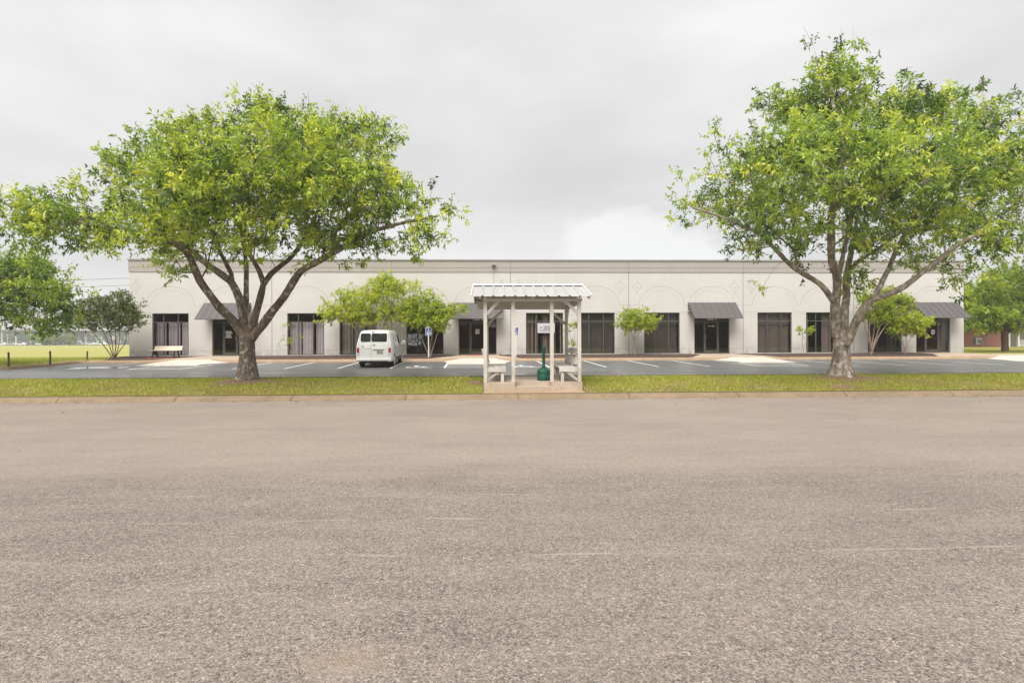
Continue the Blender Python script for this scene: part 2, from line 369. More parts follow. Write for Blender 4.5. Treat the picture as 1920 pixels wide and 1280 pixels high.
soil_patch(TX[0], 17.1, .8, 1); soil_patch(TX[1], 17.1, .85, 2); soil_patch(SX0 - .12, 16.6, .32, 3); soil_patch(TX[0] + 1.5, 16.4, .3, 4); soil_patch(TX[1] - 1.2, 15.6, .3, 5); soil_patch(TX[1] + 1.9, 16.5, .35, 6)
# parking lot, its left edge follows the curved curb
edge = [G(px, py, z)[:2] for px, py, z in ((0, 691.5, .42), (55, 689, .42), (105, 685.5, .44), (150, 681, .46))]
PATH = [(-60.0, 22.3), (-30.0, 22.9)] + [tuple(e) for e in edge] + [(PX(205, 30.1), 30.1), (PX(240, 30.4), 30.4), (0, 30.4), (60, 30.4)]
def leftx(y):
    pts = PATH[:8]; return float(np.interp(y, [p[1] for p in pts], [p[0] for p in pts]))
ly = [18.56, 19.5, 20.3, 21, 22.3] + sorted([p[1] for p in PATH[1:7]]) + [25.0, 27.0, 29, 30.4]
ly = sorted(set(round(y, 3) for y in ly))
sheet('parking_lot', [(y, leftx(y) if y > 22.3 else -60, 60, float(lotz(y))) for y in ly], m_lot)
b = MB(); b.box(-60, 60, 18.44, 18.556, .2, .412); tag(b.build('lot_edging', simple('edging', (.10, .08, .065), .9, (.05, .04, .035), 5)), kind='structure')
def sweep(path, prof, side=1):
    """prof: (offset to the left of the path, z above lotz)"""
    b = MB(); vs = []; n = len(prof)
    for i, p in enumerate(path):
        a = path[max(i - 1, 0)]; c = path[min(i + 1, len(path) - 1)]; d = np.array([c[0] - a[0], c[1] - a[1]]); d /= np.linalg.norm(d); nn = np.array([-d[1], d[0]])
        for o, z in prof: vs.append((p[0] + nn[0] * o, p[1] + nn[1] * o, float(lotz(p[1])) + z))
    b.add(vs, [(i * n + j, (i + 1) * n + j, (i + 1) * n + j + 1, i * n + j + 1) for i in range(len(path) - 1) for j in range(n - 1)])
    return b
def dense(path, m=6):
    o = []
    for a, c in zip(path[:-1], path[1:]):
        for k in range(m): o.append((a[0] + (c[0] - a[0]) * k / m, a[1] + (c[1] - a[1]) * k / m))
    return o + [path[-1]]
def smoothp(path, it=3):
    p = [np.array(q) for q in dense(path)]
    for _ in range(it * 3): p = [p[0]] + [(p[i - 1] + 2 * p[i] + p[i + 1]) / 4 for i in range(1, len(p) - 1)] + [p[-1]]
    return [tuple(q) for q in p]
SP = smoothp(PATH)
tag(sweep(SP, [(-.06, -.03), (0, .0), (.025, .125), (.05, .148), (.19, .152), (.2, .0)]).build('lot_curb', m_curb2, smooth=40), kind='structure')
# meadow beyond the curved curb and out to the far buildings; beds and yard
b = MB(); BX0, BX1, BY = PX(242.5, 33.9), PX(1807, 33.9), 33.9
inner = [p for p in SP if p[0] < BX0 + .6]; n = len(inner)
vs = []
for i, p in enumerate(inner):
    a = inner[max(i - 1, 0)]; c = inner[min(i + 1, n - 1)]; d = np.array([c[0] - a[0], c[1] - a[1]]); d /= np.linalg.norm(d)
    z = float(lotz(p[1])) + .145; q = (p[0] - d[1] * .195, p[1] + d[0] * .195)
    t = i / (n - 1); fx = -60 + t * (60 + BX0 + .4)
    vs += [(q[0], q[1], z), (q[0] * .5 + fx * .5, (q[1] + 36) / 2, z + .02), (fx, 36, .56)]
b.add(vs, [(3 * i + j, 3 * i + 3 + j, 3 * i + 4 + j, 3 * i + 1 + j) for i in range(n - 1) for j in range(2)])
b.add([(-60, 36, .56), (BX0 + .4, 36, .56), (BX0 + .4, 55, .52), (-120, 55, .52)], [(0, 1, 2, 3)])
b.add([(-120, 55, .52), (BX0 + .4, 55, .52), (-60, 430, .50), (-900, 430, .50)], [(0, 1, 2, 3)])
b.add([(-60, 22.3, .5), (-60, 36, .56), (-120, 55, .52), (-300, 22, .5)], [(3, 2, 1, 0)])
tag(b.build('meadow', m_meadow), kind='structure')
YB = 30.6
sheet('mulch_bed', [(YB, PX(196, 30.7), 30, .625), (YB + .5, PX(200, 31), 30, .67), (32.6, BX0 - .3, 30, .735), (33.88, BX0 - .3, 30, .765)], m_mulch)
sheet('right_lawn', [(YB, BX1 + .02, 120, .63), (33, BX1 + .02, 120, .70), (50, BX1 + .02, 160, .72), (76, 20, 240, .62), (200, 20, 500, .62)], m_yard)
sheet('red_mulch', [(31.1, PX(265, 31.1), PX(330, 31.1), .684), (32.2, PX(280, 32.2), PX(322, 32.2), .728)], m_redmulch)

# painted lines: front end and back end of each stall line, taken on the lot's own surface
SL = -.040                                      # the stall lines lean a little to the left
def linepoly(xf, yf, yb, wd=.10):
    xb = xf + SL * (yb - yf) ; k = 6
    b = MB(); vs = []
    for i in range(k + 1):
        y = yf + (yb - yf) * i / k; x = xf + (xb - xf) * i / k; z = float(lotz(y)) + .005
        vs += [(x - wd / 2, y, z), (x + wd / 2, y, z)]
    b.add(vs, [(2 * i, 2 * i + 1, 2 * i + 3, 2 * i + 2) for i in range(k)]); return b
YF, YK = 25.2, 30.25
for px in (131, 237, 335, 435, 532, 633, 732, 833, 931, 1031, 1137, 1235, 1331, 1424, 1520, 1611, 1697, 1789, 1882, 1974):
    tag(linepoly(PX(px, YF), YF, YK).build('parking_line', m_paint), kind='structure', group='painted stall lines')
for c0, c1 in ((237, 335), (833, 931), (1424, 1520)):          # hatching in front of the ramps
    b = MB()
    for y in (25.25, 26.3, 27.3):
        xa, xb = PX(c0, YF) + SL * (y - YF), PX(c1, YF) + SL * (y - YF); z = float(lotz(y)) + .0056
        b.flat([(xa + .05, y, z), (xb - .05, y, z), (xb - .05, y + .16, z + .003), (xa + .05, y + .16, z + .003)])
    tag(b.build('hatch_marking', m_paint), kind='structure')
def wheelchair(s=1.0):
    """flat polygons of the access symbol, unit height, origin bottom centre"""
    def ring(cx, cy, r0, r1, a0, a1, n=20):
        return [[(cx + r0 * math.cos(R_(a0 + (a1 - a0) * i / n)), cy + r0 * math.sin(R_(a0 + (a1 - a0) * i / n))), (cx + r1 * math.cos(R_(a0 + (a1 - a0) * i / n)), cy + r1 * math.sin(R_(a0 + (a1 - a0) * i / n))),
                 (cx + r1 * math.cos(R_(a0 + (a1 - a0) * (i + 1) / n)), cy + r1 * math.sin(R_(a0 + (a1 - a0) * (i + 1) / n))), (cx + r0 * math.cos(R_(a0 + (a1 - a0) * (i + 1) / n)), cy + r0 * math.sin(R_(a0 + (a1 - a0) * (i + 1) / n)))] for i in range(n)]
    ps = [[(-.06 + .09 * math.cos(k * math.pi / 6), .91 + .09 * math.sin(k * math.pi / 6)) for k in range(12)],
          [(-.11, .80), (-.02, .80), (.03, .42), (-.08, .42)], [(-.05, .66), (.20, .66), (.20, .58), (-.05, .58)],
          [(-.08, .50), (.24, .50), (.20, .41), (-.08, .41)], [(.15, .43), (.24, .46), (.37, .12), (.28, .08)], [(.28, .08), (.27, .16), (.43, .19), (.43, .11)]]
    ps += ring(-.02, .29, .21, .29, 120, 370)
    return [[(x * s, y * s) for x, y in p] for p in ps]
for px, nm in ((783, 'a'), (983, 'b')):
    b = MB(); x0 = PX(px, 26.0)
    for p in wheelchair(1.7): b.flat([(x0 + x + SL * y, 25.2 + y, float(lotz(25.2 + y)) + .006) for x, y in p])
    tag(b.build('access_symbol', m_paint), kind='structure')
# ramps and walks at the four doors
DOORS = [(397.6, 464), (860, 931), (1302, 1368), (1718, 1782)]
for k, (a, c) in enumerate(DOORS):
    xd = (PX(a, BY) + PX(c, BY)) / 2
    if k < 3:
        sh = (-.25, .1, .55)[k]; xr = xd + sh
        sheet('ramp', [(27.75, xr - 1.55, xr + 1.55, float(lotz(27.75)) + .008), (28.2, xr - 1.5, xr + 1.5, .455), (30.1, xr - 1.05, xr + 1.05, .632), (30.75, xr - 1.0, xr + 1.0, .640)], m_ramp)
        b = MB()
        for s in (-1, 1): b.add([(xr + s * 1.05, 30.1, .632), (xr + s * 1.5, 28.2, .455), (xr + s * 1.9, 30.3, float(lotz(30.3)) + .01)], [(0, 1, 2)])
        tag(b.build('ramp_flare', m_ramp), kind='structure')
    sheet('walk', [(30.5, xd - 2.6, xd + 2.6, .636), (31.4, xd - 2.0, xd + 2.0, .70), (32.4, xd - 1.35, xd + 1.35, .745), (33.9, xd - 1.3, xd + 1.3, .772)], m_walk)
sheet('ramp', [(27.2, PX(1912, 28), PX(1990, 28), float(lotz(28)) + .004), (28.0, PX(1905, 28), PX(1990, 28), float(lotz(28)) + .008), (30.4, PX(1872, 30.4), PX(2000, 30.4), .640), (32.5, PX(1850, 32.5), PX(2000, 32.5), .70)], m_ramp)
b = MB(); xa, xb = PX(1905, 28), PX(1872, 30.4)
b.add([(xa, 28.0, float(lotz(28)) + .008), (xb, 30.4, .640), (xb - .7, 30.38, float(lotz(30.38)) + .006)], [(0, 1, 2)]); tag(b.build('ramp_flare', m_ramp), kind='structure')
sheet('walk', [(30.55, BX1 - 1.2, BX1 + 5.5, .64), (31.8, BX1 - 1.2, BX1 + 5.5, .69)], m_walk)
b = MB(); b.flat([(PX(1775, 14.66), 14.60, .004), (40, 14.50, .004), (40, 14.695, .004), (PX(1775, 14.66), 14.685, .004)])
m_water = simple('still_water', (.2, .19, .18), .08, spec=.6)
tag(b.build('gutter_water', m_water), kind='structure')
def puddle(px0, px1, y, hw, seed):
    rr = random.Random(seed); x0, x1 = PX(px0, y), PX(px1, y); n = 46; b = MB(); ph = [rr.uniform(0, 6) for _ in range(5)]; o = []
    for i in range(n):
        a = 2 * math.pi * i / n; q = 1 + .22 * math.sin(3 * a + ph[0]) + .18 * math.sin(5 * a + ph[1]) + .14 * math.sin(8 * a + ph[2])
        yy = y + hw * q * math.sin(a); o.append(((x0 + x1) / 2 + (x1 - x0) / 2 * q * math.cos(a) * .85, yy, float(lotz(yy)) + .0035))
    c = ((x0 + x1) / 2, y, float(lotz(y)) + .0036); b.add([c] + o, [(0, 1 + i, 1 + (i + 1) % n) for i in range(n)])
    tag(b.build('puddle', m_water), kind='structure')
puddle(118, 250, 26.6, .7, 1); puddle(1690, 2000, 20.6, .42, 2); puddle(1500, 1650, 19.8, .16, 3); puddle(760, 880, 20.6, .2, 4)

# ------------------------------------------------------------------ the long office building
ZB, ZW0, ZW1, ZT, ZTOP = .76, .80, 3.42, 2.87, 6.78
WINS = [(285.5, 353.8, 'lav'), (538.7, 608, 'lav'), (636.7, 706, 'grey'), (762, 831.6, 'none'), (986.3, 1056, 'stripe'), (1084.5, 1152.8, 'screen'), (1207.7, 1274.7, 'screen'), (1420.4, 1484.9, 'brown'), (1511.6, 1577, 'part'), (1627.6, 1691, 'dim')]
JOINTS = [510, 734.5, 957.5, 1179, 1393.5, 1601]
bld = empty('office_building', ((BX0 + BX1) / 2, BY, ZB), 'long single storey beige office building with dark windows, shallow wall arches and four grey awnings', 'building')
ops = sorted([(PX(a, BY), PX(c, BY), ZW0) for a, c, _ in WINS] + [(PX(a, BY), PX(c, BY), ZB + .012) for a, c in DOORS])
def facade():
    b = MB(); TH = .22; x = BX0
    def wallq(x0, x1, z0, z1): b.add([(x0, BY, z0), (x1, BY, z0), (x1, BY, z1), (x0, BY, z1)], [(0, 1, 2, 3)])
    for (a, c, z) in ops:
        wallq(x, a, .3, ZTOP); wallq(a, c, ZW1, ZTOP); wallq(a, c, .3, z)
        for q in ([(a, BY, z), (a, BY, ZW1), (a, BY + TH, ZW1), (a, BY + TH, z)], [(c, BY, z), (c, BY + TH, z), (c, BY + TH, ZW1), (c, BY, ZW1)],
                  [(a, BY, ZW1), (c, BY, ZW1), (c, BY + TH, ZW1), (a, BY + TH, ZW1)], [(a, BY, z), (a, BY + TH, z), (c, BY + TH, z), (c, BY, z)]):
            b.add(q, [(0, 1, 2, 3)])
        x = c
    wallq(x, BX1, .3, ZTOP)
    D = 22.0
    b.add([(BX0, BY, .3), (BX0, BY + D, .3), (BX0, BY + D, ZTOP), (BX0, BY, ZTOP)], [(0, 1, 2, 3)])
    b.add([(BX1, BY, .3), (BX1, BY, ZTOP), (BX1, BY + D, ZTOP), (BX1, BY + D, .3)], [(0, 1, 2, 3)])
    b.add([(BX0, BY + D, .3), (BX1, BY + D, .3), (BX1, BY + D, ZTOP), (BX0, BY + D, ZTOP)], [(3, 2, 1, 0)])
    b.add([(BX0, BY + .22, .3), (BX0, BY + .22, 0.3)] , [])
    # groove shade of joints and reveals painted as flat strips, 3 mm proud
    e = .003
    def vline(x, z0, z1, wd, m): b.cur = m; b.add([(x - wd / 2, BY - e, z0), (x + wd / 2, BY - e, z0), (x + wd / 2, BY - e, z1), (x - wd / 2, BY - e, z1)], [(0, 1, 2, 3)])
    def hline(x0, x1, z, wd, m): b.cur = m; b.add([(x0, BY - e, z - wd / 2), (x1, BY - e, z - wd / 2), (x1, BY - e, z + wd / 2), (x0, BY - e, z + wd / 2)], [(0, 1, 2, 3)])
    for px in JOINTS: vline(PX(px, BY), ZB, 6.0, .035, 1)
    edges = [BX0] + [v for o in ops for v in (o[0], o[1])] + [BX1]
    for i in range(0, len(edges), 2):
        x0, x1 = edges[i], edges[i + 1]
        hline(x0, x1, 1.09, .022, 2); hline(x0 + .02, x1 - .02, 3.30, .014, 2); hline(x0 + .02, x1 - .02, 3.47, .016, 2)
    mids = [(o[0] + o[1]) / 2 for o in ops]
    for i, xm in enumerate(mids):
        for A, B, wd, m in ((1.46, 1.19, .026, 2), (1.20, .94, .015, 3)):
            b.cur = m; n = 40; vs = []
            for k in range(n + 1):
                t = math.pi * k / n; vs += [(xm + A * math.cos(t), BY - e, 3.9 + B * math.sin(t)), (xm + (A + wd) * math.cos(t), BY - e, 3.9 + (B + wd) * math.sin(t))]
            b.add(vs, [(2 * k, 2 * k + 1, 2 * k + 3, 2 * k + 2) for k in range(n)])
    for a, c in zip([BX0 - 1.46] + mids, mids + [BX1 + 1.46]):
        if c - a > 2.95: hline(a + 1.48, c - 1.48, 3.9, .018, 2)
    for px in JOINTS[1:] + [255.5 - 16, 1791 + 16]:
        for s in (-1, 1):
            xc = PX(px + 16 * s, BY)
            if not BX0 + .2 < xc < BX1 - .2: continue
            b.cur = 2; zc = 5.08
            for (r0, r1) in ((.30, .335),):
                o = [(r1, 0), (0, r1), (-r1, 0), (0, -r1)]; i_ = [(r0, 0), (0, r0), (-r0, 0), (0, -r0)]
                b.add([(xc + p[0], BY - e, zc + p[1]) for p in o + i_], [(k, (k + 1) % 4, 4 + (k + 1) % 4, 4 + k) for k in range(4)])
            for dz in (.42, -.42, -.05): b.add([(xc - .07, BY - e, zc + dz - .03), (xc + .07, BY - e, zc + dz - .03), (xc, BY - e, zc + dz + .05)], [(0, 1, 2)])
    return b
facade().build('wall', [m_wall, m_joint, simple('arch_groove_shade', (.43, .40, .367), .9), simple('faint_groove_shade', (.49, .458, .423), .9)], bld, world=True)  # all slots after the wall paint hold painted groove shade
b = MB()
px_ = [BX0 - .03] + [PX(p, BY) for p in JOINTS] + [BX1 + .03]
for a, c in zip(px_[:-1], px_[1:]):
    b.box(a + .012, c - .012, BY - .035, BY - .005, 6.0, 6.255); b.box(a + .012, c - .012, BY - .035, BY - .005, 6.285, 6.72)
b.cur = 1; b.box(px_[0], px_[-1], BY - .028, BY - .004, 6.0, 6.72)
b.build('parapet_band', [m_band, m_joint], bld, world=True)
b = MB(); b.box(BX0 - .08, BX1 + .08, BY - .09, BY + .25, 6.72, 6.80); b.build('coping', simple('coping_metal', (.36, .34, .32), .5), bld, world=True)
b = MB(); b.box(BX0 + .02, BX1 - .02, BY + .26, BY + 21.9, 6.2, 6.3); b.build('roof', simple('roof_membrane', (.5, .5, .5), .8), bld, world=True)
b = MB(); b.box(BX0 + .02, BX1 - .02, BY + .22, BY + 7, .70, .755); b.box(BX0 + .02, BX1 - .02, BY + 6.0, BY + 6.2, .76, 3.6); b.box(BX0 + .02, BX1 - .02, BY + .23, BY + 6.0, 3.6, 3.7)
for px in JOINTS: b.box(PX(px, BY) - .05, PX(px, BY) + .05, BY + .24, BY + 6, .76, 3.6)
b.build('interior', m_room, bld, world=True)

def blinds(x0, x1, style):
    b = MB(); y = BY + .24; rr = random.Random(int(x0 * 100)); z0, z1 = ZW0 + .05, ZT - .03
    if style == 'lav':
        sp = [(0, .33), (.36, .70), (.75, 1)]
    elif style == 'grey': sp = [(0, .33), (.36, .72), (.75, 1)]
    else: sp = [(0, 1)]
    if style in ('stripe', 'brown', 'part', 'dim', 'screen'): z1 = ZW1 - .06
    if style == 'none': return None
    W = x1 - x0 - .1
    for a, c in sp:
        x = x0 + .05 + W * a
        while x < x0 + .05 + W * c - .08:
            wd = .085; skip = False; rot = .25 + rr.uniform(-.1, .1)
            if style == 'stripe': skip = rr.random() < .33; rot = rr.uniform(.2, 1.2)
            if style == 'part': skip = not (.55 < (x - x0) / W < .80 or (.05 < (x - x0) / W < .2 and rr.random() < .5))
            if style == 'dim': skip = rr.random() < .6; rot = 1.0
            if style in ('brown', 'screen'): rot = .12; wd = .095
            if not skip:
                b.cur = rr.choice((0, 0, 1)) if style != 'stripe' else rr.choice((0, 1, 1, 0))
                dx, dy = wd * math.cos(rot), wd * math.sin(rot)
                b.add([(x, y + .1, z0), (x + dx, y + .1 - dy, z0), (x + dx, y + .1 - dy, z1), (x, y + .1, z1)], [(0, 1, 2, 3)])
            x += .09
    return b
BL = {'lav': ((.66, .62, .68), (.78, .73, .80)), 'grey': ((.60, .58, .57), (.50, .48, .47)), 'stripe': ((.46, .38, .30), (.36, .30, .25)), 'screen': ((.105, .096, .088), (.095, .087, .08)), 'brown': ((.19, .17, .152), (.165, .147, .133)), 'part': ((.30, .25, .22), (.24, .2, .18)), 'dim': ((.2, .17, .16), (.16, .14, .13))}
BLM = {k: [simple('blind_' + k, v[0], .85), simple('blind_shade_' + k, v[1], .85)] for k, v in BL.items()}
def window(a, c, style):
    x0, x1 = PX(a, BY), PX(c, BY); W = x1 - x0; f = MB(); y0, y1 = BY + .07, BY + .13; e = .05
    f.box(x0, x1, y0, y1, ZW0, ZW0 + e); f.box(x0, x1, y0, y1, ZW1 - e, ZW1)
    f.box(x0, x0 + e, y0, y1, ZW0 + e, ZW1 - e); f.box(x1 - e, x1, y0, y1, ZW0 + e, ZW1 - e)
    f.box(x0 + e, x1 - e, y0 - .004, y1 - .004, ZT - .03, ZT + .03)
    for k in (.295, .695):
        f.box(x0 + W * k - .03, x0 + W * k + .03, y0 + .002, y1 - .002, ZW0 + e, ZT - .03); f.box(x0 + W * k - .025, x0 + W * k + .025, y0 + .002, y1 - .002, ZT + .03, ZW1 - e)
    fo = f.build('window', m_frame, bld, world=True)
    g = MB(); g.add([(x0 + .03, BY + .10, ZW0 + .03), (x1 - .03, BY + .10, ZW0 + .03), (x1 - .03, BY + .10, ZW1 - .03), (x0 + .03, BY + .10, ZW1 - .03)], [(0, 1, 2, 3)])
    go = g.build('pane', m_glass, fo); go.matrix_parent_inverse = Matrix()
    bl = blinds(x0, x1, style)
    if bl: bl.build('blind', BLM[style], fo)
    s = MB(); s.box(x0 - .03, x1 + .03, BY - .025, BY + .06, ZW0 - .045, ZW0 - .003); s.build('sill', m_wall, fo)
for a, c, st in WINS: window(a, c, st)
def bars(rows, x0, y, z0, mat_i, b):
    b.cur = mat_i
    for (xa, xb, za, zb) in rows: b.add([(x0 + xa, y, z0 + za), (x0 + xb, y, z0 + za), (x0 + xb, y, z0 + zb), (x0 + xa, y, z0 + zb)], [(0, 1, 2, 3)])
def entrance(a, c, k):
    x0, x1 = PX(a, BY), PX(c, BY); W = x1 - x0; y0, y1 = BY + .09, BY + .15; e = .05; z0 = ZB + .012
    f = MB(); f.box(x0, x0 + e, y0, y1, z0, ZW1); f.box(x1 - e, x1, y0, y1, z0, ZW1); f.box(x0 + e, x1 - e, y0, y1, ZW1 - e, ZW1); f.box(x0 + e, x1 - e, y0 - .003, y1 - .003, ZT - .03, ZT + .03)
    da, dc = x0 + W * .295, x0 + W * .70
    f.box(da - .03, da + .03, y0 + .002, y1, z0, ZT - .03); f.box(dc - .03, dc + .03, y0 + .002, y1, z0, ZT - .03)
    f.box(x0 + e, da - .03, y0, y1, z0, z0 + .08); f.box(dc + .03, x1 - e, y0, y1, z0, z0 + .08)
    fo = f.build('entrance_frame', m_frame, bld, world=True)
    g = MB()
    for xa, xb, za, zb in ((x0 + e, da - .03, z0 + .08, ZT - .03), (dc + .03, x1 - e, z0 + .08, ZT - .03), (x0 + e, x1 - e, ZT + .03, ZW1 - e)):
        g.add([(xa, BY + .12, za), (xb, BY + .12, za), (xb, BY + .12, zb), (xa, BY + .12, zb)], [(0, 1, 2, 3)])
    g.build('side_pane', m_glass, fo)
    d = MB(); xa, xb = da + .034, dc - .034; zt = ZT - .036
    d.box(xa, xa + .075, y0 + .008, y1 - .01, z0 + .012, zt); d.box(xb - .075, xb, y0 + .008, y1 - .01, z0 + .012, zt)
    d.box(xa + .075, xb - .075, y0 + .008, y1 - .01, z0 + .012, z0 + .2); d.box(xa + .075, xb - .075, y0 + .008, y1 - .01, zt - .09, zt)
    do = d.build('door', m_frame, bld, world=True)
    g = MB(); g.add([(xa + .07, BY + .121, z0 + .19), (xb - .07, BY + .121, z0 + .19), (xb - .07, BY + .121, zt - .08), (xa + .07, BY + .121, zt - .08)], [(0, 1, 2, 3)]); g.build('pane', m_glass, do)
    h = MB(); hx = xa + .05 if k != 0 else xb - .05
    h.tube([(hx, y0 - .005, z0 + .95), (hx, y0 - .06, z0 + .97), (hx, y0 - .06, z0 + 1.22), (hx, y0 - .005, z0 + 1.24)], .012, 8); h.build('handle', m_steel, do, smooth=40)
    if k in (0, 2):
        t = MB(); zc = z0 + (1.75 if k == 2 else 1.12); wd = xb - xa
        if k == 2: bars([(.22, .38, .0, .055), (.44, .66, .0, .055)], xa, BY + .117, zc, 0, t)
        else: bars([(.10, .46, .36, .42), (.05, .52, .28, .34), (.12, .44, .2, .24), (.12, .44, .14, .18), (.12, .44, .08, .12), (.08, .48, .0, .05)], xa, BY + .117, zc, 0, t)
        t.build('lettering', m_white, do)
    if k in (1, 2):
        t = MB(); bars([(W * .38, W * .56, .06, .12), (W * .60, W * .65, .06, .12)], x0, BY + .085, ZT + .02, 0, t); t.build('number', m_white, fo)
    if k == 3:
        t = blinds(x0 + W * .72, x1, 'brown'); t.build('blind', BLM['brown'], fo)
for k, (a, c) in enumerate(DOORS): entrance(a, c, k)
for k, (a, c) in enumerate(((384, 471), (847, 943), (1290, 1378.7), (1711, 1792.8))):
    x0, x1 = PX(a, BY), PX(c, BY); pr = 1.15; zt, zb = 4.06, 3.0; b = MB()
    yb = BY - pr
    b.prism([(BY - .01, zt), (BY - .01, zt - .04), (yb + .03, zb - .02), (yb, zb - .02), (yb, zb + .02), (BY - .05, zt)], 'x', x0, x1)
    for xx in (x0, x1 - .025):                                   # gusset ends
        b.prism([(BY - .012, zt - .06), (BY - .012, zb + .55), (yb + .12, zb + .05)], 'x', xx + .003, xx + .022)
    n = int((x1 - x0) / .4)                                      # standing seams
    for i in range(n + 1):
        x = x0 + (x1 - x0) * i / n; x = min(max(x, x0 + .012), x1 - .012)
        b.prism([(BY - .052, zt + .002), (BY - .052, zt + .02), (yb, zb + .04), (yb, zb + .022)], 'x', x - .008, x + .008)
    b.build('awning', m_awn, bld, world=True)
b = MB(); xl = PX(926, BY); b.box(xl - .12, xl + .12, BY - .30, BY - .04, 6.42, 6.56); b.tube([(xl, BY - .04, 6.42), (xl, BY - .05, 6.0), (xl, BY - .012, 5.95), (xl, BY - .012, 4.2)], .012, 6)
b.build('wall_lamp', simple('lamp_housing', (.4, .37, .34), .5), bld, world=True)
b = MB(); xl = PX(1293, BY); b.box(xl - .15, xl + .12, BY - .16, BY - .01, 3.48, 3.54); b.build('wall_lamp', m_white, bld, world=True)

# ------------------------------------------------------------------ trees
def norm(a): return a / np.maximum(np.linalg.norm(a, axis=-1, keepdims=True), 1e-9)
def crspline(pts, step=.22):
    pts = [np.array(p, float) for p in pts]; o = []
    q = [2 * pts[0] - pts[1]] + pts + [2 * pts[-1] - pts[-2]]
    for i in range(1, len(q) - 2):
        p0, p1, p2, p3 = q[i - 1:i + 3]; n = max(2, int(np.linalg.norm(p2 - p1) / step))
        for k in range(n):
            t = k / n; o.append(.5 * ((2 * p1) + (-p0 + p2) * t + (2 * p0 - 5 * p1 + 4 * p2 - p3) * t * t + (-p0 + 3 * p1 - 3 * p2 + p3) * t ** 3))
    return o + [pts[-1]]
def tree(name, label, cat, base, Y, limbs, blobs, n_twig, leaf, leaf_m, bark, shoots=4, per=9, shlen=.34, group=None, spread=.42, seed=1, flare=0, clump=.55, twig_r=.006, lw=.36, tint=(.5, .2), up=.35):
    """limbs: (r0, r1, [(px,py,dY),...]); blobs: (px,py,rx_px,ry_px,dY,rz_m). Pixel measures are read at the thing's own distance Y+dY."""
    rg = np.random.default_rng(seed); rnd = random.Random(seed)
    root = empty(name, tuple(base), label, cat, group); b0 = np.array(base, float)
    tb = MB(); pos = []; par = []; pl = []; rfix = []
    for li, (r0, r1, pts) in enumerate(limbs):
        w = [P(px, py, Y + d) for px, py, d in pts]
        if li == 0: w[0] = b0 - np.array([0, 0, .12])
        s = crspline(w); k = len(s); rad = [r0 + (r1 - r0) * (i / (k - 1)) ** .85 for i in range(k)]
        ph = rnd.uniform(0, 6)
        if li == 0 and flare:
            def fn(i, j, p, a):
                h = max(0, p[2] - b0[2]); f = math.exp(-h / .30)
                return (1 + flare * f * (1 + .45 * math.sin(a * 5 + 1 + ph) + .25 * math.sin(a * 8 + ph))) * (1 + .07 * math.sin(a * 3 + h * 2.5) + .05 * math.sin(a * 7 - h * 3) + .035 * math.sin(a * 11 + h * 9))
            tb.tube(s, rad, 28, fn=fn)
        else:
            def fn(i, j, p, a): return 1 + .06 * math.sin(a * 3 + i * .9 + ph) + .07 * math.sin(i * 1.3 + ph) + .05 * math.sin(a * 5 - i * .7)
            tb.tube(s, rad, 12 if r0 > .05 else 7, fn=fn)
        base_l = 0
        if pos:
            A = np.array(pos); j = int(np.argmin(((A - s[0]) ** 2).sum(1)))
        else: j = -1
        for i, q in enumerate(s):
            pos.append(q); par.append(j if i == 0 else len(pos) - 2)
            pl.append(0 if j < 0 and i == 0 else pl[par[-1]] + float(np.linalg.norm(q - pos[par[-1]]))); rfix.append(True)
    nfix = len(pos)
    # twig targets, in clumps through the crown's volume
    vol = np.array([bb[2] * bb[3] for bb in blobs], float); vol /= vol.sum()
    def sample(m, bias):
        o = []
        for i in rg.choice(len(blobs), m, p=vol):
            px, py, rx, ry, d, rz = blobs[i]; u = rg.normal(size=3); u /= np.linalg.norm(u); u *= rg.random() ** bias
            dd = d + rz * u[1]; c = P(px + rx * u[0], py - ry * u[2], Y + dd); o.append(c)
        return np.array(o)
    nc = max(6, n_twig // 9)
    cen = sample(nc, .40); ncl = int(n_twig * clump)
    T = np.concatenate([cen[rg.integers(0, nc, ncl)] + rg.normal(size=(ncl, 3)) * np.array([1, 1, .7]) * spread, sample(n_twig - ncl, .42)])
    T[:, 2] = np.maximum(T[:, 2], b0[2] + .15)
    A0 = np.array(pos); dmin = np.array([((A0 - t) ** 2).sum(1).min() for t in T]); T = T[np.argsort(dmin)]
    cap = nfix + n_twig * 12; PA = np.zeros((cap, 3)); PA[:nfix] = A0; PLn = np.zeros(cap); PLn[:nfix] = pl; par = par + [0] * (cap - nfix); n = nfix
    tips = []; tdir = []
    for t in T:
        d = np.sqrt(((PA[:n] - t) ** 2).sum(1)); j = int(np.argmin(d + .22 * PLn[:n])); Ld = d[j]; p = PA[j].copy(); k = min(10, max(1, int(Ld / .45)))
        jit = rg.normal(size=3) * .07 * Ld; last = j
        for i in range(1, k + 1):
            s_ = i / k; q = p + (t - p) * s_ + (np.array([0, 0, up * .35 * Ld]) + jit) * math.sin(math.pi * s_) * .5
            PA[n] = q; par[n] = last; PLn[n] = PLn[last] + np.linalg.norm(q - PA[last]); last = n; n += 1
        tips.append(t); tdir.append(t - p)
    cnt = np.zeros(n)
    cnt[nfix:] = 0
    isp = np.zeros(n, bool)
    for i in range(nfix, n): isp[par[i]] = True
    for i in range(n - 1, nfix - 1, -1):
        if not isp[i]: cnt[i] += 1
        if par[i] >= nfix: cnt[par[i]] += cnt[i]
    idx = np.arange(nfix, n); pa = np.array(par[:n])
    r1 = np.minimum(twig_r * np.maximum(cnt, 1) ** .47, twig_r * 13); rp = np.where(pa[idx] >= nfix, r1[pa[idx]], r1[idx] * 1.15)
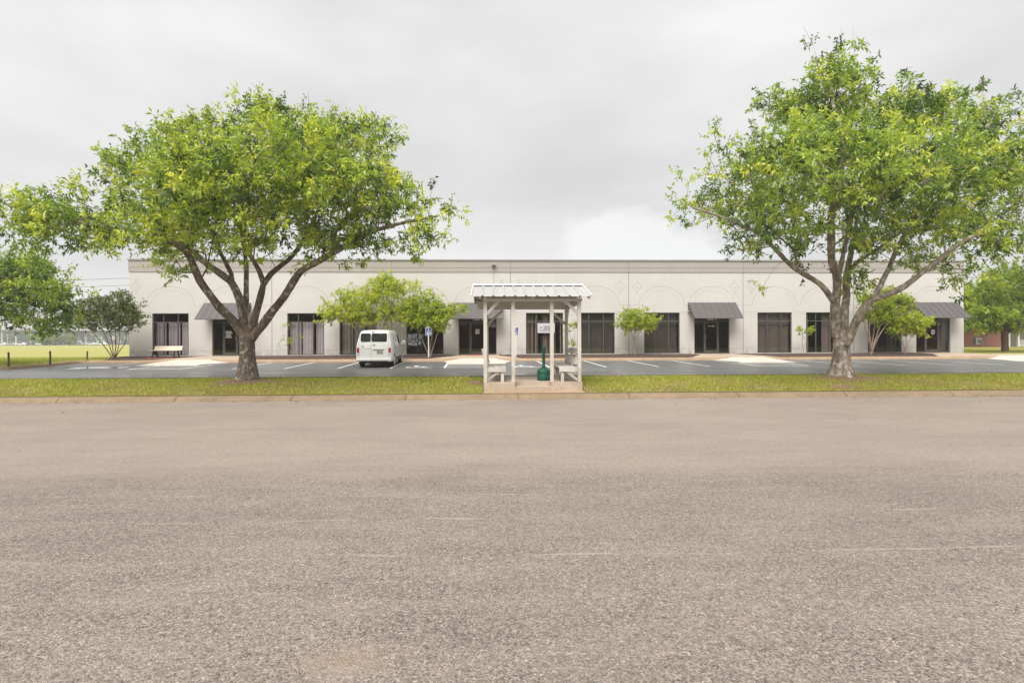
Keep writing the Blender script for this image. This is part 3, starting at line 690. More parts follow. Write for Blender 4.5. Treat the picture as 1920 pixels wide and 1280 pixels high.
    a_, c_ = PA[pa[idx]], PA[idx]; dd = norm(c_ - a_); ref = np.where(np.abs(dd[:, 2:3]) > .9, np.array([[1., 0, 0]]), np.array([[0., 0, 1]])); u = norm(np.cross(dd, ref)); v = np.cross(dd, u)
    segs = []
    K = 4
    for q in range(K):
        t0, t1 = 2 * math.pi * q / K, 2 * math.pi * (q + 1) / K
        def at(o, r, t): return o + u * (r * math.cos(t))[:, None] + v * (r * math.sin(t))[:, None]
        ri = r1[idx]
        segs.append(np.stack([at(a_, rp, t0), at(a_, rp, t1), at(c_, ri, t1), at(c_, ri, t0)], 1))
    segs = np.concatenate(segs); bi = len(tb.v)
    tb.v += [tuple(x) for x in segs.reshape(-1, 3).tolist()]; tb.f += [(bi + 4 * i, bi + 4 * i + 1, bi + 4 * i + 2, bi + 4 * i + 3) for i in range(len(segs))]; tb.m += [0] * len(segs)
    if flare:
        for t in T[np.argsort(-T[:, 2] - rg.random(len(T)) * 1.5)[:12]]:
            e = t + np.array([rg.normal() * .25, rg.normal() * .2, rg.uniform(.45, .85)]); tb.tube([t, (t + e) / 2 + rg.normal(size=3) * .04, e], [.009, .006, .003], 4)
    o = tb.build('trunk', bark, root, smooth=60); o.location = -b0
    # leaves on short shoots at the twig ends
    tips = np.array(tips); td = norm(np.array(tdir)); nt_ = len(tips); S = nt_ * shoots
    so_ = np.repeat(tips, shoots, 0) + rg.normal(size=(S, 3)) * .05; sdir = norm(np.repeat(td, shoots, 0) * .55 + rg.normal(size=(S, 3)) * .62 + np.array([0, 0, up]))
    sl = shlen * rg.uniform(.55, 1.25, S)
    nL = S * per; t = rg.uniform(.1, 1.02, nL); oo = np.repeat(so_, per, 0); ds = np.repeat(sdir, per, 0); ll = np.repeat(sl, per)
    bse = oo + ds * (ll * t)[:, None]; ax = norm(ds * .55 + norm(rg.normal(size=(nL, 3))) * .85 + np.array([0, 0, -.28]))
    nr = norm(rg.normal(size=(nL, 3)) * .75 + np.array([0, 0, .85])); sd_ = norm(np.cross(nr, ax)); Lf = leaf * rg.uniform(.65, 1.25, nL); hw = Lf * lw * .5
    dn = np.array([0, 0, -1.0])
    V = np.stack([bse, bse + ax * (Lf * .42)[:, None] + sd_ * hw[:, None], bse + ax * Lf[:, None] + dn * (Lf * .12)[:, None], bse + ax * (Lf * .42)[:, None] - sd_ * hw[:, None]], 1) - b0
    ct = np.clip(tint[0] + rg.normal(size=nt_) * tint[1], 0, 1); ti = np.clip(np.repeat(np.repeat(ct, shoots), per) + rg.normal(size=nL) * .09, 0, 1)
    link('crown', quads('crown', V, ti), leaf_m, root)
    return root

Y1 = 17.3
b1 = P(463, 711, Y1); b1[2] = lawn_h(b1[0], 17.3)
tree('tree', 'broad lime green tree on the lawn strip with low forking lichen spotted trunk', 'tree', b1, Y1,
     [(0.231, 0.218, [(463, 711, 0), (464, 680, 0), (464, 650, 0), (464, 622, 0)]),
      (0.141, 0.040, [(455, 628, 0), (436, 601, -.1), (411, 576, -.3), (394, 552, -.5), (375, 526, -.6), (361, 496, -.7), (346, 468, -.9), (300, 445, -1.1), (230, 430, -1.2), (150, 420, -1.1), (70, 412, -.9)]),
      (0.149, 0.035, [(459, 630, .05), (455, 584, .2), (449, 561, .3), (436, 533, .5), (422, 519, .6), (399, 503, .8), (380, 489, 1.0), (345, 455, 1.4), (290, 410, 2.0), (240, 370, 2.4)]),
      (0.074, 0.032, [(437, 535, .5), (433, 512, .6), (422, 491, .8), (402, 450, 1.2), (380, 390, 1.8), (360, 320, 2.2)]),
      (0.097, 0.028, [(458, 600, .3), (461, 564, .6), (462, 529, .9), (462, 500, 1.2), (458, 470, 1.6), (450, 420, 2.2), (445, 350, 2.6), (440, 290, 2.8)]),
      (0.141, 0.086, [(468, 628, -.05), (476, 600, -.15), (484, 575, -.2), (490, 550, -.3), (494, 531, -.35)]),
      (0.078, 0.028, [(494, 533, -.35), (486, 508, -.6), (475, 488, -.9), (464, 466, -1.2), (458, 420, -1.7), (450, 360, -2.2), (455, 310, -2.3), (480, 255, -1.6)]),
      (0.086, 0.028, [(494, 534, -.35), (507, 514, -.2), (530, 496, 0), (549, 479, .2), (575, 440, .4), (600, 385, .5), (620, 320, .5), (650, 270, .4)]),
      (0.149, 0.035, [(470, 634, -.1), (482, 622, -.2), (494, 608, -.3), (511, 582, -.5), (532, 557, -.7), (551, 527, -.8), (565, 508, -.9), (590, 493, -1.0), (613, 481, -1.1), (660, 455, -1.3), (710, 430, -1.3), (770, 415, -1.0), (820, 405, -.6)])],
     [(470, 312, 150, 88, 0, 3.6), (470, 312, 145, 86, -2.2, 2.2), (330, 335, 120, 90, .4, 3.2), (330, 350, 110, 85, -2.2, 2.0), (620, 310, 125, 88, .3, 3.0), (600, 320, 110, 80, -2.2, 2.0), (165, 412, 105, 58, -.6, 2.4), (72, 408, 66, 48, -.6, 1.8),
      (735, 385, 105, 68, -.4, 2.6), (560, 400, 150, 66, 0, 3.4), (400, 415, 150, 64, -.3, 3.4), (260, 440, 110, 46, -.8, 2.4), (495, 222, 44, 30, 0, 1.0), (495, 222, 44, 30, 0, 1.0), (495, 215, 30, 22, 0, .8), (640, 240, 40, 26, .2, 1.0), (345, 255, 34, 26, .2, .9), (560, 250, 70, 36, 0, 1.4), (690, 265, 52, 36, .4, 1.4), (790, 425, 58, 48, -.6, 1.4), (745, 330, 50, 36, -.3, 1.2), (670, 455, 95, 28, -.9, 1.4), (395, 262, 70, 40, .2, 1.5),
      (215, 328, 44, 32, 0, 1.2), (330, 500, 36, 18, -.8, .6), (770, 470, 34, 24, -.8, .6), (145, 350, 40, 26, -.4, .9), (450, 470, 60, 20, 1.2, .8)],
     2050, .14, LG, m_bark, shoots=5, per=10, shlen=.38, seed=3, flare=.62, group=None, tint=(.5, .30), clump=.72, spread=.36)
b2 = P(1578, 709, Y1); b2[2] = lawn_h(b2[0], 17.3)
tree('tree', 'tallest green tree on the lawn strip, its pale trunk split by a dark seam', 'tree', b2, Y1,
     [(0.231, 0.221, [(1578, 709, 0), (1578, 680, 0), (1577, 650, 0), (1576, 618, 0)]),
      (0.156, 0.040, [(1569, 632, 0), (1567, 608, 0), (1566, 572, -.1), (1569, 545, -.2), (1569, 513, -.3), (1560, 490, -.4), (1558, 450, -.7), (1560, 400, -1.2), (1575, 330, -1.8), (1580, 250, -1.6), (1560, 190, -1.0), (1558, 145, -.6)]),
      (0.100, 0.032, [(1565, 568, -.1), (1556, 555, -.2), (1538, 533, -.3), (1513, 517, -.4), (1490, 503, -.5), (1471, 486, -.6), (1457, 470, -.7), (1425, 440, -.9), (1385, 420, -1.0), (1340, 402, -.9), (1300, 390, -.6)]),
      (0.141, 0.032, [(1582, 636, .05), (1583, 608, .08), (1584, 578, .2), (1588, 555, .35), (1586, 534, .5), (1588, 513, .7), (1592, 490, 1.0), (1600, 450, 1.6), (1610, 390, 2.2), (1625, 320, 2.6)]),
      (0.067, 0.028, [(1588, 515, .6), (1605, 494, .9), (1640, 470, 1.4), (1670, 450, 1.9), (1720, 410, 2.4), (1770, 350, 2.6)]),
      (0.082, 0.028, [(1570, 540, -.2), (1573, 515, -.2), (1578, 492, -.1), (1583, 467, 0), (1595, 420, 0), (1610, 350, 0), (1640, 280, 0), (1690, 220, 0)]),
      (0.149, 0.111, [(1585, 646, -.1), (1594, 628, -.2), (1605, 602, -.4), (1622, 577, -.6), (1638, 560, -.75)]),
      (0.089, 0.028, [(1636, 563, -.7), (1648, 540, -.6), (1658, 520, -.5), (1668, 500, -.4), (1678, 475, -.4), (1700, 430, -.8), (1725, 370, -1.3), (1760, 300, -1.5), (1790, 240, -1.3)]),
      (0.104, 0.035, [(1636, 561, -.75), (1668, 550, -1.0), (1697, 536, -1.1), (1727, 512, -1.2), (1750, 496, -1.3), (1773, 477, -1.4), (1810, 450, -1.5), (1860, 428, -1.5), (1910, 410, -1.4)])],
     [(1558, 158, 40, 36, -.5, 1.0), (1604, 146, 30, 18, -.5, .7), (1556, 148, 32, 28, -.5, .8), (1560, 138, 32, 28, -.5, .7), (1570, 128, 24, 18, -.5, .6), (1625, 130, 18, 12, -.5, .5), (1700, 205, 44, 30, 0, 1.2), (1660, 215, 44, 30, -.3, 1.0), (1500, 200, 52, 40, -.4, 1.2), (1575, 200, 70, 42, -.4, 1.4), (1580, 305, 170, 95, 0, 3.6), (1560, 310, 150, 90, -2.4, 2.0), (1760, 300, 155, 95, 0, 3.4), (1740, 310, 140, 90, -2.4, 2.0), (1405, 350, 100, 75, -.3, 2.4),
      (1288, 388, 38, 34, -.6, 1.1), (1290, 338, 34, 18, -.4, .9), (1450, 405, 135, 55, -.4, 2.8), (1640, 410, 165, 62, .2, 3.4), (1820, 395, 130, 78, -.4, 2.8), (1905, 330, 110, 100, 0, 2.8), (1835, 222, 60, 40, 0, 1.6), (1690, 210, 52, 40, .2, 1.5), (1770, 215, 55, 34, 0, 1.5),
      (1430, 525, 34, 16, -.5, .6), (1490, 497, 40, 20, -.4, .8), (1605, 465, 55, 36, .6, 1.2), (1800, 492, 54, 30, -.8, 1.0), (1360, 260, 40, 30, -.2, 1.0), (1395, 440, 70, 26, -1.0, .9), (1860, 455, 60, 30, -1.4, 1.0), (1700, 470, 60, 26, .8, 1.0), (1590, 530, 14, 22, .3, .25)],
     2150, .14, LG2, m_bark2, shoots=5, per=10, shlen=.38, seed=11, flare=.75, tint=(.5, .30), clump=.72, spread=.36)
b3 = np.array([-27.0, 24.5, .52])
tree('tree', 'leafy tree cut off by the picture edge, its branches drooping over the meadow fence posts', 'tree', b3, 24.5,
     [(.22, .18, [(-170, 687, 0), (-170, 640, 0), (-165, 600, 0)]), (.12, .03, [(-166, 606, 0), (-130, 560, -.3), (-60, 530, -.5), (20, 520, -.5), (80, 520, -.3)]), (.12, .03, [(-166, 610, 0), (-160, 540, .4), (-140, 480, .6), (-100, 450, .6)]), (.12, .03, [(-166, 606, 0), (-200, 550, .4), (-260, 520, .5)])],
     [(-150, 510, 110, 60, 0, 2.6), (-40, 520, 80, 46, 0, 2.0), (45, 530, 68, 44, -.3, 1.8), (50, 500, 55, 22, 0, 1.0), (95, 555, 45, 28, -.3, 1.0), (-20, 560, 50, 30, 0, 1.2), (25, 590, 24, 24, 0, .6), (92, 605, 14, 18, -.2, .4), (-260, 500, 80, 50, 0, 2.0)],
     900, .17, LG, m_bark, shoots=5, per=9, shlen=.42, seed=21, tint=(.42, .22))

def shrub(label, px, py, Y, z, stems, blobs, n, leafm, seed, bark=m_twigbark, leaf=.10, spread=.22, shlen=.2, r=.035, cat='small tree', name='crape_myrtle', shoots=4, per=8, tint=(.5, .2), group=None):
    bb = P(px, py, Y); bb[2] = z
    lim = []
    for i, s in enumerate(stems):
        lim.append((r * (1 if i == 0 else .85), r * .35, [(px + (i - len(stems) / 2) * .8, py, 0)] + [(a, c, d) for a, c, d in s]))
    return tree(name, label, cat, bb, Y, lim, blobs, n, leaf, leafm, bark, shoots=shoots, per=per, shlen=shlen, spread=spread, seed=seed, twig_r=.005, lw=.5, tint=tint, group=group)
shrub('dark green crape myrtle with bare fanned stems at the building corner by the meadow', 214, 671, 31.6, .68,
      [[(200, 655, 0), (186, 637, -.2), (170, 618, -.3)], [(206, 650, .2), (198, 630, .3), (188, 610, .3)], [(211, 650, .1), (208, 630, .2), (200, 605, .3)], [(217, 650, 0), (216, 630, 0), (217, 605, 0)], [(221, 655, -.1), (224, 635, -.2), (223, 612, -.3)], [(226, 655, .1), (236, 640, .2), (235, 612, .2)]],
      [(150, 596, 40, 26, 0, 1.0), (180, 575, 40, 24, 0, 1.0), (220, 580, 38, 28, 0, 1.2), (245, 592, 20, 26, 0, .7), (195, 605, 55, 16, 0, 1.0), (230, 560, 20, 12, 0, .5), (125, 585, 20, 16, 0, .5)], 760, LD, 31, m_darkbark, tint=(.45, .22))
shrub('wide yellow green crape myrtle behind the parked white van', 700, 667, 32.3, .74,
      [[(680, 640, 0), (660, 610, 0), (640, 590, 0)], [(690, 635, .2), (688, 605, .2), (680, 570, .2)], [(705, 640, 0), (720, 610, 0), (735, 570, 0)], [(715, 640, -.2), (745, 612, -.2), (765, 585, -.2)], [(700, 640, -.3), (696, 610, -.4), (700, 570, -.4)]],
      [(640, 582, 38, 24, 0, 1.1), (680, 556, 48, 28, 0, 1.3), (735, 550, 46, 30, 0, 1.3), (700, 588, 72, 20, -.2, 1.2), (765, 588, 28, 20, 0, .9), (718, 530, 30, 13, 0, .7), (620, 590, 20, 14, 0, .6)], 1000, LM, 32, tint=(.66, .24))
shrub('bright green crape myrtle with pale stems behind the blue sign beside the van', 806, 668, 32.0, .73,
      [[(795, 645, 0), (785, 620, 0), (775, 598, 0)], [(808, 640, .1), (812, 615, .1), (806, 585, .1)], [(814, 645, -.1), (822, 620, -.1), (840, 596, -.1)], [(803, 640, .2), (800, 610, .2), (796, 580, .2)], [(826, 612, -.1), (848, 592, -.1), (870, 580, -.1)]],
      [(802, 565, 20, 20, 0, .6), (783, 592, 30, 20, 0, .8), (814, 585, 28, 22, 0, .8), (842, 584, 22, 12, -.1, .5), (868, 578, 12, 8, -.1, .3), (800, 606, 42, 11, 0, .8), (826, 604, 22, 14, 0, .6), (775, 568, 18, 14, 0, .5)], 620, LB, 33, tint=(.52, .26))
shrub('small round crape myrtle in the mulch bed between two wide dark windows', 1191, 666, 32.6, .745,
      [[(1190, 650, 0), (1187, 632, 0), (1178, 610, 0)], [(1189, 640, 0), (1190, 615, .1), (1192, 595, .1)], [(1190, 636, 0), (1200, 622, -.1), (1213, 606, -.1)]],
      [(1190, 590, 26, 14, 0, .8), (1171, 606, 18, 9, 0, .6), (1214, 603, 18, 11, 0, .6), (1194, 608, 28, 11, 0, .7)], 300, LM, 34, r=.03, tint=(.5, .2))
shrub('many stemmed crape myrtle with thick pale trunk behind the tallest shade tree', 1634, 662, 32.3, .74,
      [[(1630, 640, 0), (1622, 615, 0), (1618, 580, 0)], [(1636, 640, .1), (1640, 610, .1), (1638, 580, .1)], [(1640, 640, 0), (1650, 612, 0), (1660, 580, 0)], [(1645, 635, -.2), (1660, 612, -.2), (1682, 590, -.2)], [(1632, 640, -.2), (1630, 610, -.3), (1645, 570, -.3)], [(1638, 645, .2), (1646, 620, .2), (1654, 590, .3)]],
      [(1658, 562, 34, 20, 0, 1.0), (1688, 575, 24, 18, 0, .8), (1640, 588, 32, 20, 0, .9), (1622, 566, 15, 24, 0, .6), (1672, 596, 30, 14, 0, .8), (1700, 565, 14, 9, 0, .4)], 620, LM, 35, r=.055, tint=(.42, .22))
shrub('low crape myrtle with yellow tinged leaves beside the awning at the far corner door', 1697, 662, 32.2, .735,
      [[(1699, 645, 0), (1700, 630, 0), (1706, 612, 0)], [(1694, 645, 0), (1685, 630, 0), (1684, 618, 0)], [(1702, 645, -.1), (1710, 630, -.1), (1724, 612, -.1)]],
      [(1700, 603, 22, 14, 0, .7), (1726, 605, 17, 14, -.1, .5), (1684, 620, 16, 9, 0, .4), (1712, 620, 18, 8, 0, .4)], 330, LM, 36, tint=(.62, .22))
shrub('thin sprouting sapling with one bright leafy tuft in front of the pier between two windows', 1507, 663, 32.8, .75, [[(1505, 645, 0), (1500, 625, 0), (1497, 612, 0)], [(1509, 645, 0), (1514, 630, 0), (1518, 620, 0)], [(1504, 645, 0), (1506, 630, 0), (1505, 616, 0)]],
      [(1519, 620, 9, 8, 0, .2), (1498, 618, 3, 9, 0, .15), (1506, 630, 3, 12, 0, .15)], 34, LB, 37, r=.012, leaf=.09, spread=.08, shlen=.12, cat='sapling', name='sapling', shoots=3, per=7)
shrub('spindly sapling with a few leaves before the lavender blinds window beside the big tree trunk', 545, 667, 32.6, .745, [[(540, 645, 0), (535, 625, 0), (525, 612, 0)], [(546, 640, 0), (544, 620, 0), (540, 606, 0)], [(550, 645, 0), (558, 632, 0), (565, 628, 0)]],
      [(540, 610, 7, 6, 0, .2), (526, 640, 10, 10, 0, .2), (560, 630, 9, 3, 0, .2), (545, 640, 8, 20, 0, .2)], 26, LB, 38, r=.012, leaf=.09, spread=.08, shlen=.12, cat='sapling', name='sapling', shoots=2, per=6)
shrub('slim sapling seen between the shelter posts above its far bench', 1075, 665, 32.6, .745, [[(1072, 645, 0), (1067, 625, 0), (1064, 612, 0)], [(1077, 640, 0), (1078, 620, 0), (1078, 605, 0)]],
      [(1066, 616, 6, 9, 0, .2), (1079, 606, 6, 8, 0, .2), (1064, 638, 5, 6, 0, .2), (1077, 642, 8, 6, 0, .2)], 32, LM, 39, r=.012, leaf=.10, spread=.08, shlen=.12, cat='sapling', name='sapling', shoots=3, per=7)
# beyond the right end of the building
b4 = P(1884, 661, 38); b4[2] = .71
tree('tree', 'dense tree with dark trunk on the grass beside the white porch', 'tree', b4, 38,
     [(.24, .2, [(1884, 662, 0), (1884, 640, 0), (1884, 622, 0)]), (.13, .04, [(1883, 626, 0), (1865, 600, -.3), (1850, 575, -.5)]), (.13, .04, [(1885, 624, 0), (1890, 580, 0), (1885, 540, 0)]), (.13, .04, [(1886, 626, 0), (1915, 600, 0), (1945, 570, 0)])],
     [(1880, 545, 55, 34, 0, 2.6), (1860, 580, 42, 30, -.4, 2.0), (1930, 550, 60, 45, 0, 2.6), (1900, 595, 70, 26, -.4, 2.4), (1850, 604, 36, 12, -.6, 1.4), (1890, 520, 34, 14, 0, 1.4), (1980, 570, 50, 40, 0, 2)],
     900, .20, LF, m_darkbark, shoots=5, per=8, shlen=.42, seed=41, tint=(.45, .24), lw=.45)
b5 = P(1798, 657, 46); b5[2] = .7
tree('tree', 'bright lime tree showing just past the end wall of the office building', 'tree', b5, 46,
     [(.15, .12, [(1798, 660, 0), (1799, 640, 0), (1802, 615, 0)]), (.08, .03, [(1808, 620, 0), (1825, 595, 0), (1840, 575, 0)]), (.08, .03, [(1808, 620, 0), (1802, 590, 0), (1810, 560, 0)])],
     [(1822, 580, 26, 36, 0, 1.8), (1842, 575, 18, 14, 0, 1.0), (1838, 600, 16, 10, 0, 1.0), (1810, 560, 20, 20, 0, 1.4)], 330, .2, LB, m_darkbark, shoots=5, per=8, shlen=.42, seed=42, tint=(.45, .24), lw=.45)
b6 = P(1840, 655, 66); b6[2] = .65
tree('tree', 'hazy grey green tree rising behind the brick house', 'tree', b6, 66, [(.2, .15, [(1850, 655, 0), (1848, 620, 0), (1845, 580, 0)])],
     [(1835, 555, 36, 26, 0, 3), (1880, 560, 40, 30, 0, 3), (1850, 580, 50, 30, 0, 3)], 300, .28, LF, m_darkbark, shoots=5, per=7, shlen=.6, seed=43, tint=(.6, .2), lw=.5, spread=.8)

# ------------------------------------------------------------------ smoking shelter
SX = lambda px: PX(px, 15.75)
x1, x2, x3, x4 = SX(910), SX(962.2), SX(1034.5), SX(1086); xb4 = x4 - .02; xb1 = x1 + .02
ZS = .40; SY0, SY1 = 15.62, 18.5; PYF, PYB = 15.74, 18.36
sx0, sx1 = PX(906.5, SY0), PX(1092, SY0)
b = MB(); nx0, nx1 = SX(965), SX(1032)
b.box(sx0, nx0, SY0, SY0 + .34, .06, ZS); b.box(nx1, sx1, SY0, SY0 + .34, .06, ZS); b.box(sx0, sx1, SY0 + .34, SY1, .06, ZS); b.box(nx0, nx1, SY0 + .012, SY0 + .34, .06, .272)
tag(b.build('shelter_slab', m_slab), kind='structure')
sheet('apron', [(15.05, sx0 - .02, sx1 + .35, .136), (15.3, sx0 - .02, sx1 + .2, .146), (15.63, sx0 - .02, sx1 + .06, .152)], m_curb2)
m_post = make_wall((.56, .53, .485), 'weathered_paint')
sh = empty('smoking_shelter', ((x1 + x4) / 2, (PYF + PYB) / 2, ZS), 'open wooden smoking shelter with ribbed metal roof and two slatted side benches', 'shelter')
def part(name, mb, m, parent=sh, **k): return mb.build(name, m, parent, world=True, **k)
for x, y in ((x1, PYF), (x2, PYF), (x3, PYF), (x4, PYF), (xb1, PYB), (xb4, PYB)):
    b = MB(); b.box(x - .052, x + .052, y - .052, y + .052, ZS + .002, 2.78); part('post', b, m_post, bevel=.006)
b = MB(); b.box(x1 - .07, x4 + .08, PYF - .06, PYF + .06, 2.782, 2.872); part('beam', b, m_post, bevel=.005)
b = MB(); b.box(x1 - .33, x4 + .1, PYB - .06, PYB + .06, 2.70, 2.985); part('beam', b, m_post, bevel=.005)
for x in (x1, x4):
    b = MB(); b.box(x - .05, x + .05, PYF + .062, PYB - .062, 2.70, 2.80); part('side_beam', b, m_post)
for (xa, za, xb, zb, y) in ((x1 + .03, 2.40, x1 + .40, 2.79, PYF), (x4 - .03, 2.42, x4 - .42, 2.79, PYF), (xb1 + .04, 2.2, xb1 + .55, 2.68, PYB), (xb4 - .04, 2.2, xb4 - .58, 2.68, PYB)):
    b = MB(); b.bar((xa, y, za), (xb, y, zb), .085, .045, up=(0, 1, 0)); part('brace', b, m_post)
for x in (xb1, xb4):
    b = MB(); b.bar((x, PYB - .04, 2.2), (x, PYB - .55, 2.72), .045, .085); part('brace', b, m_post)
ER = 17.08; EF, EB = 15.42, 18.74; ZE, ZR = 2.905, 3.40; rx0, rx1 = PX(884, EF), PX(1109.5, EF)
for (ya, yb_) in ((EF, ER), (EB, ER)):
    b = MB(); k = 11; wd = (rx1 - rx0) / k; prof = [(rx0, 0)]
    for i in range(k + 1):
        xc = rx0 + wd * i
        if i: prof.append((xc - .045, 0))
        prof += [(max(xc - .022, rx0), .03), (min(xc + .022, rx1), .03)]
        if i < k: prof += [(xc + .045, 0), (xc + wd * .36, 0), (xc + wd * .38, .005), (xc + wd * .42, 0), (xc + wd * .58, 0), (xc + wd * .62, .005), (xc + wd * .64, 0)]
    n = len(prof); vs = [(x, ya, ZE + h) for x, h in prof] + [(x, yb_, ZR + h) for x, h in prof] + [(x, ya, ZE + h - .006) for x, h in prof] + [(x, yb_, ZR + h - .006) for x, h in prof]
    fs = [(i, i + 1, n + i + 1, n + i) for i in range(n - 1)] + [(2 * n + i + 1, 2 * n + i, 3 * n + i, 3 * n + i + 1) for i in range(n - 1)] + [(i, 2 * n + i, 2 * n + i + 1, i + 1) for i in range(n - 1)]
    b.add(vs, fs); part('roof_sheet', b, simple('roof_metal', (.47, .465, .455), .5, (.40, .395, .385), 1.3, (4, .5, 1), metal=.25) if ya == EF else bpy.data.materials['roof_metal'])
b = MB(); s = (ZR - ZE) / (ER - EF)
b.add([(rx0 - .02, ER - .2, ZR - .2 * s + .038), (rx1 + .02, ER - .2, ZR - .2 * s + .038), (rx1 + .02, ER, ZR + .045), (rx0 - .02, ER, ZR + .045), (rx0 - .02, ER + .2, ZR - .2 * s + .038), (rx1 + .02, ER + .2, ZR - .2 * s + .038)], [(0, 1, 2, 3), (3, 2, 5, 4)])
part('ridge_cap', b, m_white)
for x in (rx0 + .25, x1, (x1 + x4) / 2, x4, rx1 - .05):
    b = MB(); b.bar((x, EF + .05, ZE - .04), (x, ER, ZR - .045), .045, .07); b.bar((x, EB - .05, ZE - .04), (x, ER, ZR - .045), .045, .07); part('rafter', b, m_post)
for x in (rx0 - .012, rx1 + .012):
    b = MB(); b.bar((x, EF, ZE + .01), (x, ER, ZR + .01), .02, .06); b.bar((x, EB, ZE + .01), (x, ER, ZR + .01), .02, .06); part('gable_trim', b, m_white)
def side_bench(s):
    """s=+1: bench on the right-hand posts, opening to the left"""
    xo = x4 if s > 0 else x1; zt = ZS + .44; be = empty('bench', (xo, 17, ZS), None, None); be.parent = sh
    be.matrix_parent_inverse = Matrix.Translation(sh.location).inverted()
    def bp(name, mb): 
        o = mb.build(name, m_post, be); o.matrix_parent_inverse = Matrix.Translation((xo, 17, ZS)).inverted(); return o
    for i in range(3):
        a = xo - s * (.06 + .185 * i); c = a - s * .172; b = MB(); b.box(min(a, c), max(a, c), PYF + .02, PYB - .02, zt - .038, zt); bp('seat_board', b)
    for y in (PYF - .01, PYB - .1, 17.05):
        b = MB(); a, c = xo - s * .055, xo - s * .60; b.box(min(a, c), max(a, c), y - .02, y + .02, zt - .135, zt - .04)
        xl = xo - s * .50; b.box(xl - .045, xl + .045, y + .022, y + .11, ZS + .002, zt - .04)
        b.bar((xo - s * .05, y + .045, ZS + .06), (xo - s * .40, y + .045, zt - .13), .06, .04, up=(0, 1, 0)); bp('seat_frame', b)
    for (z0, z1, o0, o1) in ((zt + .08, zt + .26, .11, .045), (zt + .38, zt + .54, 0.0, -.05)):
        b = MB(); b.prism([(xo - s * o0, z0), (xo - s * o1, z1), (xo - s * (o1 - .038), z1), (xo - s * (o0 - .038), z0)], 'y', PYF + .07, PYB - .07); bp('back_board', b)
    for y in (16.4, 17.6):
        b = MB(); b.bar((xo - s * .05, y, zt - .1), (xo + s * .09, y, zt + .54), .09, .04, up=(0, 1, 0)); bp('back_support', b)
side_bench(1); side_bench(-1)
# green smokers' pole
ab = G(1019.5, 713, ZS); Ac = P(1019.5, 713, 16.35)
m_green = simple('green_plastic', (.012, .095, .062), .42, (.009, .075, .05), 3)
ar = empty('ash_receptacle', (Ac[0], 16.35, ZS), 'dark green cigarette receptacle with a tall slim neck standing on the shelter slab', 'ash receptacle')
b = MB(); b.lathe([(.19, .0), (.205, .02), (.205, .17), (.20, .18), (.205, .19), (.205, .30), (.195, .325), (.14, .36), (.075, .40), (.055, .415), (.0, .416)], n=28); b.build('base', m_green, ar, smooth=40)
b = MB(); b.lathe([(.05, .414), (.046, .5), (.05, .86), (.062, .89), (.062, 1.0), (.058, 1.03), (.04, 1.045), (0, 1.048)], n=20); b.build('neck', m_green, ar, smooth=40)
b = MB(); b.box(-.03, .03, -.065, -.055, .92, .955); b.build('slot', m_dark, ar)

